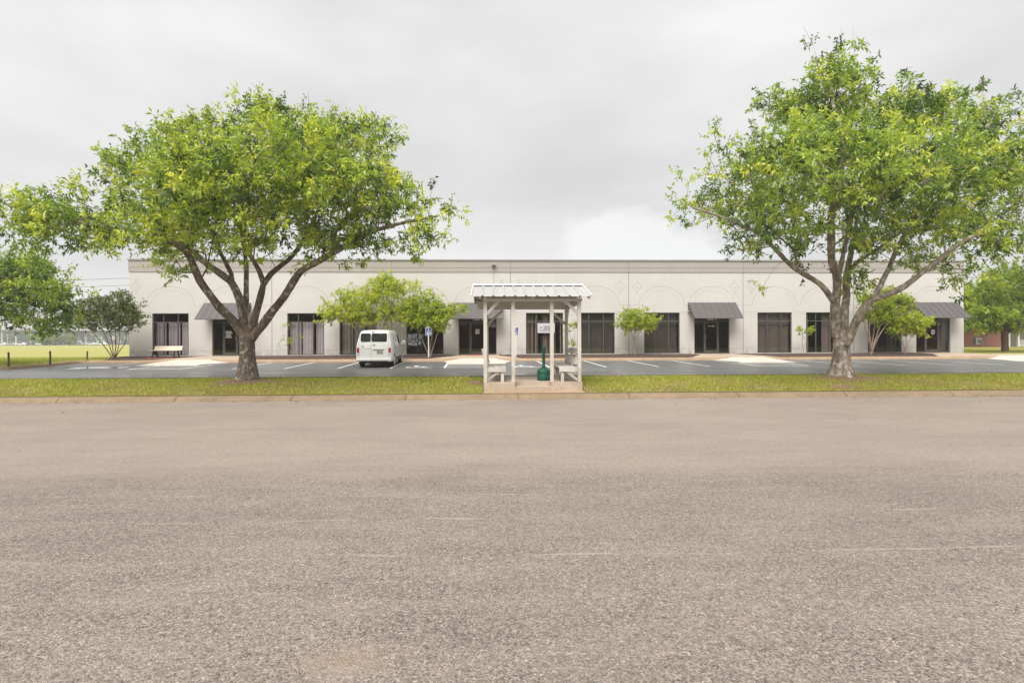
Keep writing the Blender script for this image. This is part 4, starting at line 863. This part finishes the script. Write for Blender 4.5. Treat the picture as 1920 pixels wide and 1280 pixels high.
# ------------------------------------------------------------------ white van
def make_van():
    VY = 25.6; xr = PX(701, VY); gz = float(lotz(26.5)); slope = math.atan((.48 - .36) / 5.4)
    v = empty('parked_van', (xr, VY, gz - .02), 'white panel van parked nose to the building, rear doors facing the street', 'van')
    v.rotation_euler = (slope, 0, .040); v.scale = (1, 1, .97)
    st = [(0.0, .785, 1.765, .60), (.035, .825, 1.80, .64), (.11, .845, 1.825, .665), (.8, .85, 1.845, .68), (1.8, .85, 1.85, .685), (2.5, .85, 1.835, .68), (2.95, .85, 1.79, .67), (3.25, .85, 1.66, .665), (3.7, .845, 1.30, .70), (3.92, .835, 1.10, .735), (4.25, .80, 1.0, .69), (4.48, .73, .87, .61), (4.56, .62, .74, .5)]
    fr = [(0, 0, .02), (0, .75, 0), (0, .95, .0), (.03, .985, 0), (.12, 1, 0), (.26, 1, 0), (.40, .995, 0), (.50, .985, 0)]
    up_ = [(.62, .22), (.74, .46), (.85, .74), (.92, .95), (.96, 1.0), (.985, 1.0), (1.0, 1.0)]
    ZBt = .30
    def lean(y, z): return .16 * max(0, (z - .95) / .85) ** 1.4 * max(0, 1 - y / 1.2)
    def section(y, w, zt, wr):
        pts = []
        for f, k, _ in fr: pts.append((w * k, ZBt + (zt - ZBt) * f))
        for i, (f, t) in enumerate(up_):
            x = w * .985 + (wr - w * .985) * t
            if i >= 4: x = wr - (.025, .075, .22)[i - 4]
            pts.append((x, ZBt + (zt - ZBt) * (f if i < 4 else (.955, .985, 1.0)[i - 4])))
        pts.append((0, zt + .012))
        return [(x, y + lean(y, z), z) for x, z in pts]
    b = MB(); secs = [section(*s) for s in st]; n = len(secs[0])
    ringn = 2 * n - 2
    vs = []
    for s in secs: vs += s + [(-x, y, z) for x, y, z in reversed(s[1:-1])]
    fs = []
    for i in range(len(secs) - 1):
        for j in range(ringn): fs.append((i * ringn + j, i * ringn + (j + 1) % ringn, (i + 1) * ringn + (j + 1) % ringn, (i + 1) * ringn + j))
    for o, rev in ((0, False), ((len(secs) - 1) * ringn, True)):
        for j in range(n - 1):
            a, c = o + j, o + j + 1; a2 = o + (ringn - j) % ringn; c2 = o + (ringn - j - 1)
            q = [a, a2, c2, c] if j not in (0,) else [a, c2, c]
            if j == n - 2: q = [a, a2, c]
            q = list(dict.fromkeys(q)); fs.append(tuple(q[::-1]) if rev else tuple(q))
    b.add(vs, fs)
    me = b.mesh('body', None)
    bm = bmesh.new(); bm.from_mesh(me); bmesh.ops.recalc_face_normals(bm, faces=bm.faces); bm.to_mesh(me); bm.free()
    AX = (.93, 3.80); WR = .315
    cb = MB()
    for y in AX:
        for s in (-1, 1): cb.tube([(s * .60, y, WR), (s * 1.2, y, WR)], .385, 28)
    cme = cb.mesh('cut'); bm = bmesh.new(); bm.from_mesh(cme); bmesh.ops.recalc_face_normals(bm, faces=bm.faces); bm.to_mesh(cme); bm.free()
    to = bpy.data.objects.new('tmp_body', me); tcut = bpy.data.objects.new('tmp_cut', cme); COL.objects.link(to); COL.objects.link(tcut)
    md = to.modifiers.new('b', 'BOOLEAN'); md.operation = 'DIFFERENCE'; md.object = tcut; md.solver = 'EXACT'
    dg = bpy.context.evaluated_depsgraph_get(); me2 = bpy.data.meshes.new_from_object(to.evaluated_get(dg))
    bpy.data.objects.remove(to); bpy.data.objects.remove(tcut)
    me2.polygons.foreach_set('use_smooth', [True] * len(me2.polygons)); me2.set_sharp_from_angle(angle=R_(32))
    t = MT('van_paint'); t.set('Base Color', t.mix(t.val(t.noise(1.2, 4), .35, .7), (.78, .78, .77), (.72, .72, .70))).set('Roughness', .28).set('Specular IOR Level', .5).set('Coat Weight', .5); m_van = t.m
    link('body', me2, m_van, v)
    t = MT('van_glass'); t.set('Base Color', t.mix(t.val(t.noise(2, 3), .3, .7), (.045, .047, .045), (.02, .02, .02))).set('Roughness', .06).set('Specular IOR Level', .7); m_vg = t.m
    blk = simple('black_plastic', (.02, .02, .021), .55); red = simple('lamp_red', (.45, .012, .018), .2, (.35, .01, .015)); clr = simple('lamp_clear', (.75, .70, .68), .2)
    def rear(x0, x1, z0, z1, off=.012, k=6, r=0):
        b = MB(); vs = []
        for i in range(k + 1):
            z = z0 + (z1 - z0) * i / k; ins = r * (1 - math.sqrt(max(0, 1 - (abs(i / k - .5) * 2) ** 8)))
            for dd in (0, .018): vs += [(x0 + ins, lean(0, z) - off + dd, z), (x1 - ins, lean(0, z) - off + dd, z)]
        fs = []
        for i in range(k):
            o = 4 * i; fs += [(o, o + 1, o + 5, o + 4), (o + 1, o + 3, o + 7, o + 5), (o + 3, o + 2, o + 6, o + 7), (o + 2, o, o + 4, o + 6)]
        fs += [(0, 2, 3, 1), (4 * k, 4 * k + 1, 4 * k + 3, 4 * k + 2)]
        return b.add(vs, fs)
    xs_ = -.135                      # the seam between the two unequal doors
    for a, c in ((-.625, xs_ - .018), (xs_ + .018, .61)):
        rear(a, c, 1.275, 1.69, .010, r=.03).build('rear_window', m_vg, v)
    b = MB(); sm = lambda x0, x1, z0, z1: b.add(*(lambda q: (q.v, q.f))(rear(x0, x1, z0, z1, .0045)))
    sm(xs_ - .005, xs_ + .005, .46, 1.72); sm(-.70, -.692, .46, 1.70); sm(.68, .688, .46, 1.70); sm(-.70, .69, .445, .455); sm(-.69, xs_, .945, .951)
    b.build('rear_door_seam', simple('seam', (.22, .22, .22), .7), v)
    for s in (-1, 1):
        L_ = MB(); L_.add(*(lambda q: (q.v, q.f))(rear(s * .745 - .05, s * .745 + .05, .74, .98, .022)))
        lo = L_.build('tail_lamp', red, v)
        q = rear(s * .745 - .05, s * .745 + .05, .655, .735, .022); q.build('reverse_lens', clr, lo)
    rear(-.11, .05, 1.735, 1.772, .012).build('brake_lamp', red, v)
    rear(-.03, .46, .895, .955, .024).build('door_handle_bar', m_van, v)
    b = MB(); b.box(-.03, .46, -.012, .0, .868, .893); b.build('handle_shadow_gap', blk, v)
    po = rear(.135, .425, .70, .85, .018).build('licence_plate', simple('plate', (.52, .49, .44), .5), v)
    b = MB(); bars([(.05, .12, .11, .135), (.03, .12, .03, .09), (.16, .26, .03, .09)], .135, -.0195, .70, 0, b); b.build('plate_marks', simple('plate_ink', (.16, .14, .13), .6), po)
    b = MB(); n = 20; em = []
    for i in range(n):
        a = 2 * math.pi * i / n; em.append((.0 + .052 * math.cos(a), -.012, 1.13 + .034 * math.sin(a)))
    for i in range(n):
        a = 2 * math.pi * i / n; em.append((.0 + .038 * math.cos(a), -.012, 1.13 + .022 * math.sin(a)))
    b.add(em, [(i, (i + 1) % n, n + (i + 1) % n, n + i) for i in range(n)]); b.box(-.062, .062, -.013, -.002, 1.122, 1.139); b.build('badge', simple('chrome', (.38, .38, .38), .25, metal=.8), v)
    b = MB(); b.tube([(-.52, -.014, 1.065), (-.52, .03, 1.065)], .028, 14); b.build('door_lock', blk, v)
    b = MB(); b.prism([(-.06, .33), (-.075, .36), (-.07, .445), (.03, .455), (.2, .44), (.2, .33)], 'x', -.80, .80)
    bp_ = b.build('rear_bumper', m_van, v, bevel=.02); bp_.data.polygons.foreach_set('use_smooth', [True] * len(bp_.data.polygons)); bp_.data.set_sharp_from_angle(angle=R_(30))
    b = MB(); b.box(-.70, .70, .0, 4.3, .22, .302); b.box(-.62, .62, -.03, .3, .26, .33); b.build('underside', blk, v)
    b = MB(); b.tube([(-.28, -.02, .245), (-.28, .5, .25)], .028, 10); b.build('exhaust', m_steel, v)
    # right and left side panels follow the body
    def side(y0, y1, z0, z1, s, off=.006, poly=None):
        def xs(y, z):
            A = [min(np.interp(z, [p[2] for p in sec[3:-1]], [p[0] for p in sec[3:-1]]) for sec in [section(*q)]) for q in st]
            return float(np.interp(y, [q[0] for q in st], A))
        b = MB(); k = 5; vs = []
        for i in range(k + 1):
            for j in range(k + 1):
                u, t = i / k, j / k
                if poly:
                    a = [poly[0][q] + (poly[1][q] - poly[0][q]) * u for q in (0, 1)]; c = [poly[3][q] + (poly[2][q] - poly[3][q]) * u for q in (0, 1)]; y, z = a[0] + (c[0] - a[0]) * t, a[1] + (c[1] - a[1]) * t
                else: y, z = y0 + (y1 - y0) * u, z0 + (z1 - z0) * t
                vs.append((s * (xs(y, z) + off), y, z))
        return b.add(vs, [(i * (k + 1) + j, (i + 1) * (k + 1) + j, (i + 1) * (k + 1) + j + 1, i * (k + 1) + j + 1) for i in range(k) for j in range(k)])
    for s in (-1, 1):
        side(0, 0, 0, 0, s, .008, [(2.45, 1.04), (3.55, 1.04), (3.10, 1.60), (2.45, 1.66)]).build('side_window', m_vg, v)
        side(.95, 1.25, .985, 1.03, s, .012).build('sliding_rail', blk, v)
        side(2.5, 2.62, .92, .95, s, .016).build('door_handle', blk, v)
        for ya, z0_, z1_ in ((2.38, .45, 1.72), (1.28, .45, 1.72), (3.5, .5, 1.05)): side(ya, ya + .008, z0_, z1_, s, .004).build('side_seam', bpy.data.materials['seam'], v)
        b = MB(); b.box(min(s * .842, s * .862), max(s * .842, s * .862), 1.36, 3.38, .34, .46); b.build('sill_trim', blk, v)
        b = MB(); b.tube([(s * .84, 3.22, 1.09), (s * .93, 3.20, 1.10)], .03, 8); mo = b.build('mirror', m_van, v)
        hb = MB(); hb.box(s * 1.0 - .085, s * 1.0 + .085, 3.14, 3.26, 1.05, 1.27); ho = hb.build('mirror_housing', m_van, mo, bevel=.03)
        g = MB(); g.add([(s * 1.0 - .062, 3.134, 1.075), (s * 1.0 + .062, 3.134, 1.075), (s * 1.0 + .062, 3.134, 1.245), (s * 1.0 - .062, 3.134, 1.245)], [(0, 1, 2, 3)]); g.build('mirror_glass', simple('mirror_grey', (.35, .34, .33), .1), mo)
        for y in AX:
            w_ = MB(); w_.tube([(s * .63, y, WR), (s * .65, y, WR), (s * .80, y, WR), (s * .82, y, WR)], [WR - .03, WR, WR, WR - .03], 28)
            wo = w_.build('wheel', simple('tyre', (.022, .022, .022), .8) if 'tyre' not in bpy.data.materials else bpy.data.materials['tyre'], v, smooth=40)
            h = MB(); h.tube([(s * .815, y, WR), (s * .832, y, WR), (s * .836, y, WR)], [.215, .205, .1], 20); h.build('hub_cap', simple('hub', (.62, .62, .61), .35) if 'hub' not in bpy.data.materials else bpy.data.materials['hub'], wo, smooth=30)
make_van()

# ------------------------------------------------------------------ signs, bench, posts, notices
m_blue = simple('sign_blue', (.028, .035, .20), .45, (.035, .042, .22)); m_swhite = simple('sign_white', (.72, .72, .75), .5)
def access_sign(px, label, Y=31.15):
    x = PX(px, Y); z0 = .68; s = empty('parking_sign', (x, Y, z0), label, 'sign', 'accessible parking signs')
    b = MB(); b.box(-.025, .025, -.015, .015, 0, 1.80); b.build('post', m_white, s)
    b = MB(); b.box(-.165, .165, -.024, -.018, 1.28, 1.75); b.build('plate', m_swhite, s, bevel=.002)
    b = MB(); b.box(-.142, .142, -.027, -.0245, 1.44, 1.725); b.box(-.142, .142, -.027, -.0245, 1.30, 1.41); po = b.build('blue_panel', m_blue, s)
    b = MB()
    for p in wheelchair(.25): b.add([(q[0], -.0285, 1.455 + q[1]) for q in p], [tuple(range(len(p)))])
    bars([(-.085, .085, .0, .035), (-.07, .07, -.03, -.012)], 0, -.0285, 1.355, 0, b); b.build('symbol', m_swhite, s)
access_sign(803.5, 'blue and white wheelchair parking sign on a white post beside the parked van')
access_sign(967, 'blue and white wheelchair parking sign half hidden by a shelter post')
bb = P(313, 670, 32.3); be = empty('park_bench', (bb[0], 32.3, .728), 'beige bench with a solid back on dark metal legs under a window', 'bench', rz=R_(-8))
m_beige = simple('beige_composite', (.66, .58, .46), .6, (.60, .53, .42), 3)
b = MB()
b.prism([(-.34, .40), (-.34, .445), (.05, .425), (.05, .385)], 'x', -.95, .90); b.build('seat', m_beige, be, bevel=.012)
b = MB(); b.prism([(.03, .43), (.08, .43), (.16, .67), (.11, .68)], 'x', -.86, .92); b.build('backrest', m_beige, be, bevel=.015)
for x in (-.75, .62):
    b = MB(); b.bar((x, -.25, 0), (x, -.15, .39), .05, .05); b.bar((x, .22, 0), (x, .05, .40), .05, .05); b.bar((x, -.28, .015), (x, .26, .015), .05, .03); b.build('leg', m_dark, be)
    b = MB(); b.bar((x, .09, .40), (x, .165, .62), .04, .03); b.build('back_bracket', m_dark, be)
LP = ('weathered wooden fence post at the meadow edge, nearest the picture edge', 'weathered wooden fence post at the meadow edge, middle one of three', 'weathered wooden fence post at the meadow edge, nearest the dark crape myrtle')
for (px, py, Yp), lb in zip(((16, 682, 25.8), (94, 679.5, 27.4), (163, 675.5, 31.0)), LP):
    p = P(px, py, Yp); b = MB(); z0 = .545; h = (py - (658, 656, 657)[LP.index(lb)]) * Yp / 1000
    b.tube([(p[0], Yp, z0 - .03), (p[0] + .01, Yp, z0 + h * .5), (p[0] + (.03 if LP.index(lb) == 2 else .0), Yp, z0 + h), (p[0] + .02, Yp, z0 + h + .015)], [.045, .04, .04, .025], 8)
    o = b.build('fence_post', simple('old_wood', (.14, .10, .07), .9, (.09, .065, .05), 6), smooth=40); tag(o, lb, 'post', 'meadow fence posts')
def notice(name, cat, label, px0, px1, py0, py1, rows, paper, Y, ink):
    a = P(px0, py1, Y); c = P(px1, py0, Y); b = MB(); x0, x1, z0, z1 = a[0], c[0], a[2], c[2]; W, H = x1 - x0, z1 - z0
    b.box(x0, x1, Y - .004, Y, z0, z1); bars([(W * r[0], W * r[1], H * r[2], H * r[3]) for r in rows], x0, Y - .006, z0, 1, b)
    tag(b.build(name, [paper, ink]), label, cat)
m_ink = simple('grey_ink', (.20, .19, .22), .7); m_paper = simple('paper', (.66, .64, .66), .7)
tx = [(.2, .8, .75, .8), (.2, .8, .6, .64), (.2, .7, .45, .49), (.2, .8, .3, .34)]
notice('paper_notice', 'notice', 'white paper notice taped inside the glass door behind the shelter post', 891.5, 899, 617, 626, tx, m_paper, BY + .116, m_ink)
notice('paper_notice', 'notice', 'white paper notice on the glass door under the awning at the far corner', 1746, 1752.5, 618, 626.5, tx, m_paper, BY + .116, m_ink)
notice('window_banner', 'banner', 'pale banner with grey lettering hung in the striped blind window behind the shelter', 1008, 1040, 605.7, 624, [(.12, .28, .5, .62), (.35, .9, .62, .70), (.40, .85, .50, .57), (.35, .92, .37, .45), (.12, .95, .2, .3)], simple('banner_cloth', (.60, .57, .62), .7), BY + .05, m_ink)
xm = (PX(879, 33.3) + PX(908, 33.3)) / 2; b = MB(); b.box(xm - .5, xm + .5, 32.9, 33.7, .757, .80)
tag(b.build('doormat', simple('red_mat', (.40, .10, .04), .9)), 'orange red doormat at the glass door behind the shelter', 'doormat')

# ------------------------------------------------------------------ far things
def brick():
    t = MT('red_brick'); br = t.N.new('ShaderNodeTexBrick'); br.inputs['Scale'].default_value = 4; br.inputs[1].default_value = (.33, .095, .06, 1); br.inputs[2].default_value = (.26, .08, .055, 1); br.inputs[3].default_value = (.4, .3, .25, 1)
    mp = t.N.new('ShaderNodeMapping'); mp.inputs['Rotation'].default_value = (R_(90), 0, 0); t.L.new(t.tc.outputs['Object'], mp.inputs[0]); t.L.new(mp.outputs[0], br.inputs[0]); t.set('Base Color', br.outputs[0]).set('Roughness', .85); return t.m
HY = 70.0; hx0, hx1 = PX(1780, HY), PX(1880, HY); hb = empty('brick_house', ((hx0 + hx1) / 2, HY, .62), 'red brick house with a white framed shuttered window and white porch beyond the trees', 'house')
b = MB(); b.box(hx0, hx1, HY, HY + 9, .5, 3.4); b.build('wall', brick(), hb, world=True)
b = MB(); wx0, wx1 = PX(1830, HY), PX(1841, HY); wz0, wz1 = P(1835, 645, HY)[2], P(1835, 634, HY)[2]
b.box(wx0, wx1, HY - .06, HY - .004, wz0, wz1); wo = b.build('window', m_white, hb, world=True)
b = MB(); g = .13; mxx, mzz = (wx0 + wx1) / 2, (wz0 + wz1) / 2
b.box(wx0 + g, mxx - .02, HY - .07, HY - .062, wz0 + g, mzz - .02); b.box(mxx + .02, wx1 - g, HY - .07, HY - .062, wz0 + g, mzz - .02); b.box(wx0 + g, mxx - .02, HY - .07, HY - .062, mzz + .02, wz1 - g); b.box(mxx + .02, wx1 - g, HY - .07, HY - .062, mzz + .02, wz1 - g); b.build('pane', simple('far_glass', (.10, .105, .11), .1), wo)
for s in (0, 1):
    a = wx0 - .42 if s == 0 else wx1 + .02; b = MB(); b.box(a, a + .4, HY - .05, HY - .004, wz0, wz1); b.build('shutter', simple('shutter_grey', (.08, .09, .10), .7), hb, world=True)
b = MB(); b.prism([(HY - .6, 3.4), (HY + 9.6, 3.4), (HY + 4.5, 6.2)], 'x', hx0 - .4, PX(1990, HY)); b.build('roof', simple('shingles', (.16, .14, .13), .9), hb, world=True)
b = MB(); b.box(hx1 + .01, PX(1985, HY), HY + 2.5, HY + 9, .5, 3.4); b.build('wall', simple('siding', (.62, .60, .60), .7), hb, world=True)
b = MB(); dx = PX(1903, HY); b.box(dx - .5, dx + .5, HY + 2.42, HY + 2.49, .62, 2.7); b.build('door', simple('dark_door', (.07, .05, .06), .5), hb, world=True)
for px in (1890, 1895.5, 1913, 1930, 1948):
    b = MB(); x = PX(px, HY); b.box(x - .12, x + .12, HY + .2, HY + .44, .6, 3.39); b.build('column', m_white, hb, world=True)
b = MB()
for a, c in ((1880.5, 1889), (1914.5, 1929), (1931.5, 1947)):
    xa, xc = PX(a, HY), PX(c, HY); b.box(xa, xc, HY + .28, HY + .36, 1.45, 1.54); b.box(xa, xc, HY + .28, HY + .36, .72, .79)
    k = int((xc - xa) / .12)
    for i in range(k): b.box(xa + .12 * i, xa + .12 * i + .05, HY + .30, HY + .34, .79, 1.45)
b.build('railing', m_white, hb, world=True)
# the wide glazed building across the meadow
FY = 300.0
fb = empty('glazed_building', (PX(60, FY), FY, .5), 'wide low green glazed building with dark flat roof far across the meadow', 'building')
def fx(px): return PX(px, FY)
def fz(py): return P(100, py, FY)[2]
m_fg = [simple('green_cladding', (.20, .34, .27), .4, (.30, .42, .36), .08), simple('grey_panels', (.30, .29, .33), .5, (.38, .37, .40), .1), simple('far_white', (.6, .6, .6), .6), simple('pale_cladding', (.45, .50, .50), .5, (.55, .58, .58), .1)]
b = MB(); b.box(fx(-160), fx(100), FY, FY + 40, .4, fz(622)); b.build('main_hall', m_fg[0], fb, world=True)
b = MB(); b.box(fx(100) + .05, fx(146), FY + 2, FY + 40, .4, fz(622)); b.build('grey_wing', m_fg[1], fb, world=True)
b = MB(); b.box(fx(146) + .05, fx(262), FY + 6, FY + 40, .4, fz(622)); b.build('pale_wing', m_fg[3], fb, world=True)
b = MB(); b.box(fx(-165), fx(115), FY - 6, FY + 42, fz(621.5), fz(618)); b.build('roof', simple('far_roof', (.16, .15, .16), .7), fb, world=True)
b = MB(); b.box(fx(115) + .05, fx(265), FY - 3, FY + 42, fz(621), fz(619.5)); b.build('roof', bpy.data.materials['far_roof'], fb, world=True)
b = MB(); b.box(fx(13), fx(30), FY + 10, FY + 20, fz(618), fz(612)); b.build('roof_unit', m_fg[2], fb, world=True)
b = MB(); rr = random.Random(5)
for i in range(40):
    px = -158 + i * 10.5
    for za, zb in ((644, 637.5), (636.5, 630), (629, 623)):
        if rr.random() < .62:
            b.cur = rr.choice((0, 1, 2, 3, 3)); x_ = px + rr.uniform(0, 3); b.box(fx(x_), fx(x_ + rr.uniform(3, 9)), FY - .14, FY - .01, fz(za), fz(zb))
b.build('cladding_panel', [simple('far_window', (.16, .19, .20), .2)] + m_fg[1:3] + [m_fg[0]], fb, world=True)['kind'] = 'stuff'
b = MB(); b.box(fx(-162), fx(112), FY - 1.2, FY - .15, fz(637.2), fz(636.2)); b.build('floor_band', bpy.data.materials['far_roof'], fb, world=True)
for px in (-120, -62, -18, 21, 47, 99):
    b = MB(); b.box(fx(px) - .25, fx(px) + .25, FY - 5.6, FY - 5.1, .5, fz(621.5)); b.build('column', m_fg[2], fb, world=True)

# trees in front of it
for i, (px, r) in enumerate(((84, 13), (104, 13), (131, 15))):
    b0 = P(px, 645, 255); b0[2] = .5
    tree('tree', ('rounded far tree before the green glazed building, nearest the picture edge', 'middle one of three rounded trees before the far glazed building', 'rounded far tree in front of the grey panels of the far building')[i], 'tree', b0, 255, [(.3, .2, [(px, 645, 0), (px, 640, 0), (px, 636, 0)])], [(px, 637, r, 5.5, 0, 3.4)], 150, .5, LF, m_darkbark, shoots=6, per=8, shlen=1.0, seed=60 + i, spread=.8, twig_r=.02, lw=.7, tint=(.25, .2), group='far trees across the meadow')
# parked cars across the meadow
def car(px, Y, label, c):
    x = PX(px, Y); r = empty('parked_car', (x, Y, .5), label, 'car', 'cars parked across the meadow', rz=0)
    if 'far_car_' + c not in bpy.data.materials: simple('far_car_' + c, {'white': (.75, .75, .76), 'silver': (.42, .43, .45), 'dark': (.05, .05, .06)}[c], .35)
    b = MB(); b.prism([(-2.2, .35), (2.2, .35), (2.2, .75), (1.3, .92), (.7, 1.42), (-1.3, 1.45), (-2.0, .98), (-2.2, .9)], 'y', -.85, .85); b.build('body', bpy.data.materials['far_car_' + c], r, bevel=.06)
    b = MB(); b.prism([(1.15, .94), (.65, 1.36), (-1.2, 1.38), (-1.8, 1.0)], 'y', -.86, .86); b.build('window', m_dark, r)
    for wx in (-1.35, 1.4):
        for s in (-1, 1):
            b = MB(); b.tube([(wx, s * .66, .32), (wx, s * .87, .32)], .32, 12); b.build('wheel', m_dark, r)
for i, (px, c) in enumerate(((4, 'white'), (23, 'silver'), (41, 'white'), (60, 'dark'), (78, 'white'), (97, 'white'), (150, 'silver'), (172, 'white'), (192, 'white'))):
    car(px, 262 - (i % 3), {'white': 'distant white car parked before the far glazed building', 'silver': 'distant silver car parked before the far glazed building', 'dark': 'distant dark car parked before the far glazed building'}[c], c)
for px, lb in ((14, 'thin far lamp post before the green cladding, nearest the picture edge'), (58, 'thin far lamp post rising beside the far rounded trees')):
    x = PX(px, 250); b = MB(); b.tube([(x, 250, .5), (x, 250, 5.4)], .09, 6); b.box(x - .45, x + .45, 249.8, 250.2, 5.4, 5.62); tag(b.build('lamp_post', m_fg[2]), lb, 'lamp post')
for (h, lb) in ((9.4, 'upper overhead cable running behind the office building'), (8.55, 'lower overhead cable running behind the office building')):
    b = MB(); b.tube([(-120 + 10 * i, 64 + .1 * i, h - .6 * math.sin(math.pi * ((i * .25) % 1))) for i in range(17)], .018, 5); tag(b.build('overhead_cable', m_dark), lb, 'cable')

# the other side of the street, mirrored in the windows
sheet('verge', [(-40, -140, 140, .5), (-13, -140, 140, .2), (-9.1, -140, 140, .06)], m_yard)
ob = empty('brick_building', (0, -30, .4), 'long low red brick building on the other side of the street', 'building')
b = MB(); b.box(-75, 85, -40, -30, .3, 4.6); b.build('wall', bpy.data.materials['red_brick'], ob, world=True)
b = MB(); b.prism([(-29.2, 4.6), (-40.5, 4.6), (-35, 7.4)], 'x', -76, 86); b.build('roof', bpy.data.materials['shingles'], ob, world=True)
src = [o for o in bpy.data.objects if o.name in ('tree', 'tree.001')]
for i, x in enumerate((-66, -50, -31, -15, 6, 22, 40, 60, 76)):
    t0 = src[i % 2]; c = t0.copy(); COL.objects.link(c); c.location = (x, -22 - (i % 3) * 2, .4); c.rotation_euler = (0, 0, i * 1.9); c['label'] = 'leafy shade tree on the verge before the long low brick building'; c['group'] = 'shade trees across the street'
    for ch in t0.children: d = ch.copy(); COL.objects.link(d); d.parent = c

# ------------------------------------------------------------------ grass blades on the lawn strip and along the meadow edge
def blades(name, X, Yv, Z, hgt, tint):
    n = len(X); a = RNG.uniform(0, 2 * math.pi, n); wd = RNG.uniform(.006, .013, n); h = hgt * RNG.uniform(.5, 1.2, n); ln = RNG.normal(size=(n, 2)) * .55 * h[:, None]
    bs = np.stack([X, Yv, Z], 1); dx = np.stack([np.cos(a) * wd, np.sin(a) * wd, np.zeros(n)], 1); tp = bs + np.concatenate([ln, h[:, None]], 1)
    V = np.stack([bs - dx, bs + dx, tp + dx * .3, tp - dx * .3], 1)
    return tag(link(name, quads(name, V, tint), LGR), kind='stuff')
n = 130000; X = RNG.uniform(-18, 19, n); Yg = RNG.uniform(15.08, 18.42, n)
def field(x, y, s, o): return (np.sin(x * 1.3 * s + o) * np.sin(y * 2.1 * s + o * 2) + np.sin(x * 2.9 * s + y * 1.7 * s + o * 3) * .7 + np.sin(x * 6.1 * s - y * 4.3 * s + o) * .5) / 2.2
bare = field(X, Yg, 1, 1.2) + RNG.normal(size=n) * .35
dt = np.minimum(np.hypot(X - TX[0], (Yg - 17.2)), np.hypot(X - TX[1], (Yg - 17.2)))
keep = (bare > -.42 - .15 * (Yg - 17)) & (dt + RNG.normal(size=n) * .25 > .95) & ~((X > sx0 - .02) & (X < sx1 + .02) & (Yg > 15.0)) & ~((X > sx0 - .55) & (X < sx0) & (RNG.random(n) < .8))
X, Yg = X[keep], Yg[keep]
Z = np.array([lawn_h(x, y) for x, y in zip(X, Yg)])
tt = np.clip(.50 + .26 * field(X, Yg, .8, 4) - .105 * (Yg - 17) + RNG.normal(size=len(X)) * .17, 0, 1)
blades('lawn_grass', X, Yg, Z - .005, .055, tt)
n = 26000; X = RNG.uniform(-32, -20, n); Yg = RNG.uniform(23, 36, n); lx = np.interp(Yg, [p[1] for p in inner], [p[0] for p in inner]); k = X < lx - .35
X, Yg = X[k], Yg[k]; blades('meadow_grass_blades', X, Yg, np.full(len(X), .555), .16, np.clip(.35 + RNG.normal(size=len(X)) * .15, 0, 1))

n = 420; X = RNG.uniform(-16, 18, n); Yl = np.where(RNG.random(n) < .6, 14.66 - np.abs(RNG.normal(size=n)) * .12, RNG.uniform(12.5, 18.3, n)); Zl = np.where(Yl < 14.7, .006, .02 + np.array([lawn_h(x, max(y, 15.1)) + .03 for x, y in zip(X, Yl)])); ok = (Yl < 14.68) | (Yl > 15.2); X, Yl, Zl = X[ok], Yl[ok], Zl[ok]; n = len(X)
a = RNG.uniform(0, 6.28, n); lf = RNG.uniform(.025, .05, n); c_ = np.stack([X, Yl, Zl], 1); d1 = np.stack([np.cos(a) * lf, np.sin(a) * lf, np.zeros(n)], 1); d2 = np.stack([-np.sin(a) * lf * .45, np.cos(a) * lf * .45, RNG.uniform(.003, .015, n)], 1)
tag(link('leaf_litter', quads('leaf_litter', np.stack([c_ - d1, c_ - d2 + np.array([0, 0, .012]), c_ + d1, c_ + d2], 1), RNG.random(n)), make_leaf('dry_leaf', [(.12, .08, .045), (.25, .17, .08), (.40, .32, .17)], .2)), kind='stuff')

# ------------------------------------------------------------------ the air
hm = bpy.data.materials.new('haze_air'); hm.use_nodes = True; hn = hm.node_tree.nodes; hn.clear()
ho_ = hn.new('ShaderNodeOutputMaterial'); hv = hn.new('ShaderNodeVolumePrincipled'); hm.node_tree.links.new(hv.outputs[0], ho_.inputs['Volume'])
hv.inputs['Color'].default_value = (.9, .9, .92, 1); hv.inputs['Density'].default_value = .0009
b = MB(); b.box(-520, 320, -60, 460, -1.05, 14); tag(b.build('haze', hm), kind='stuff')
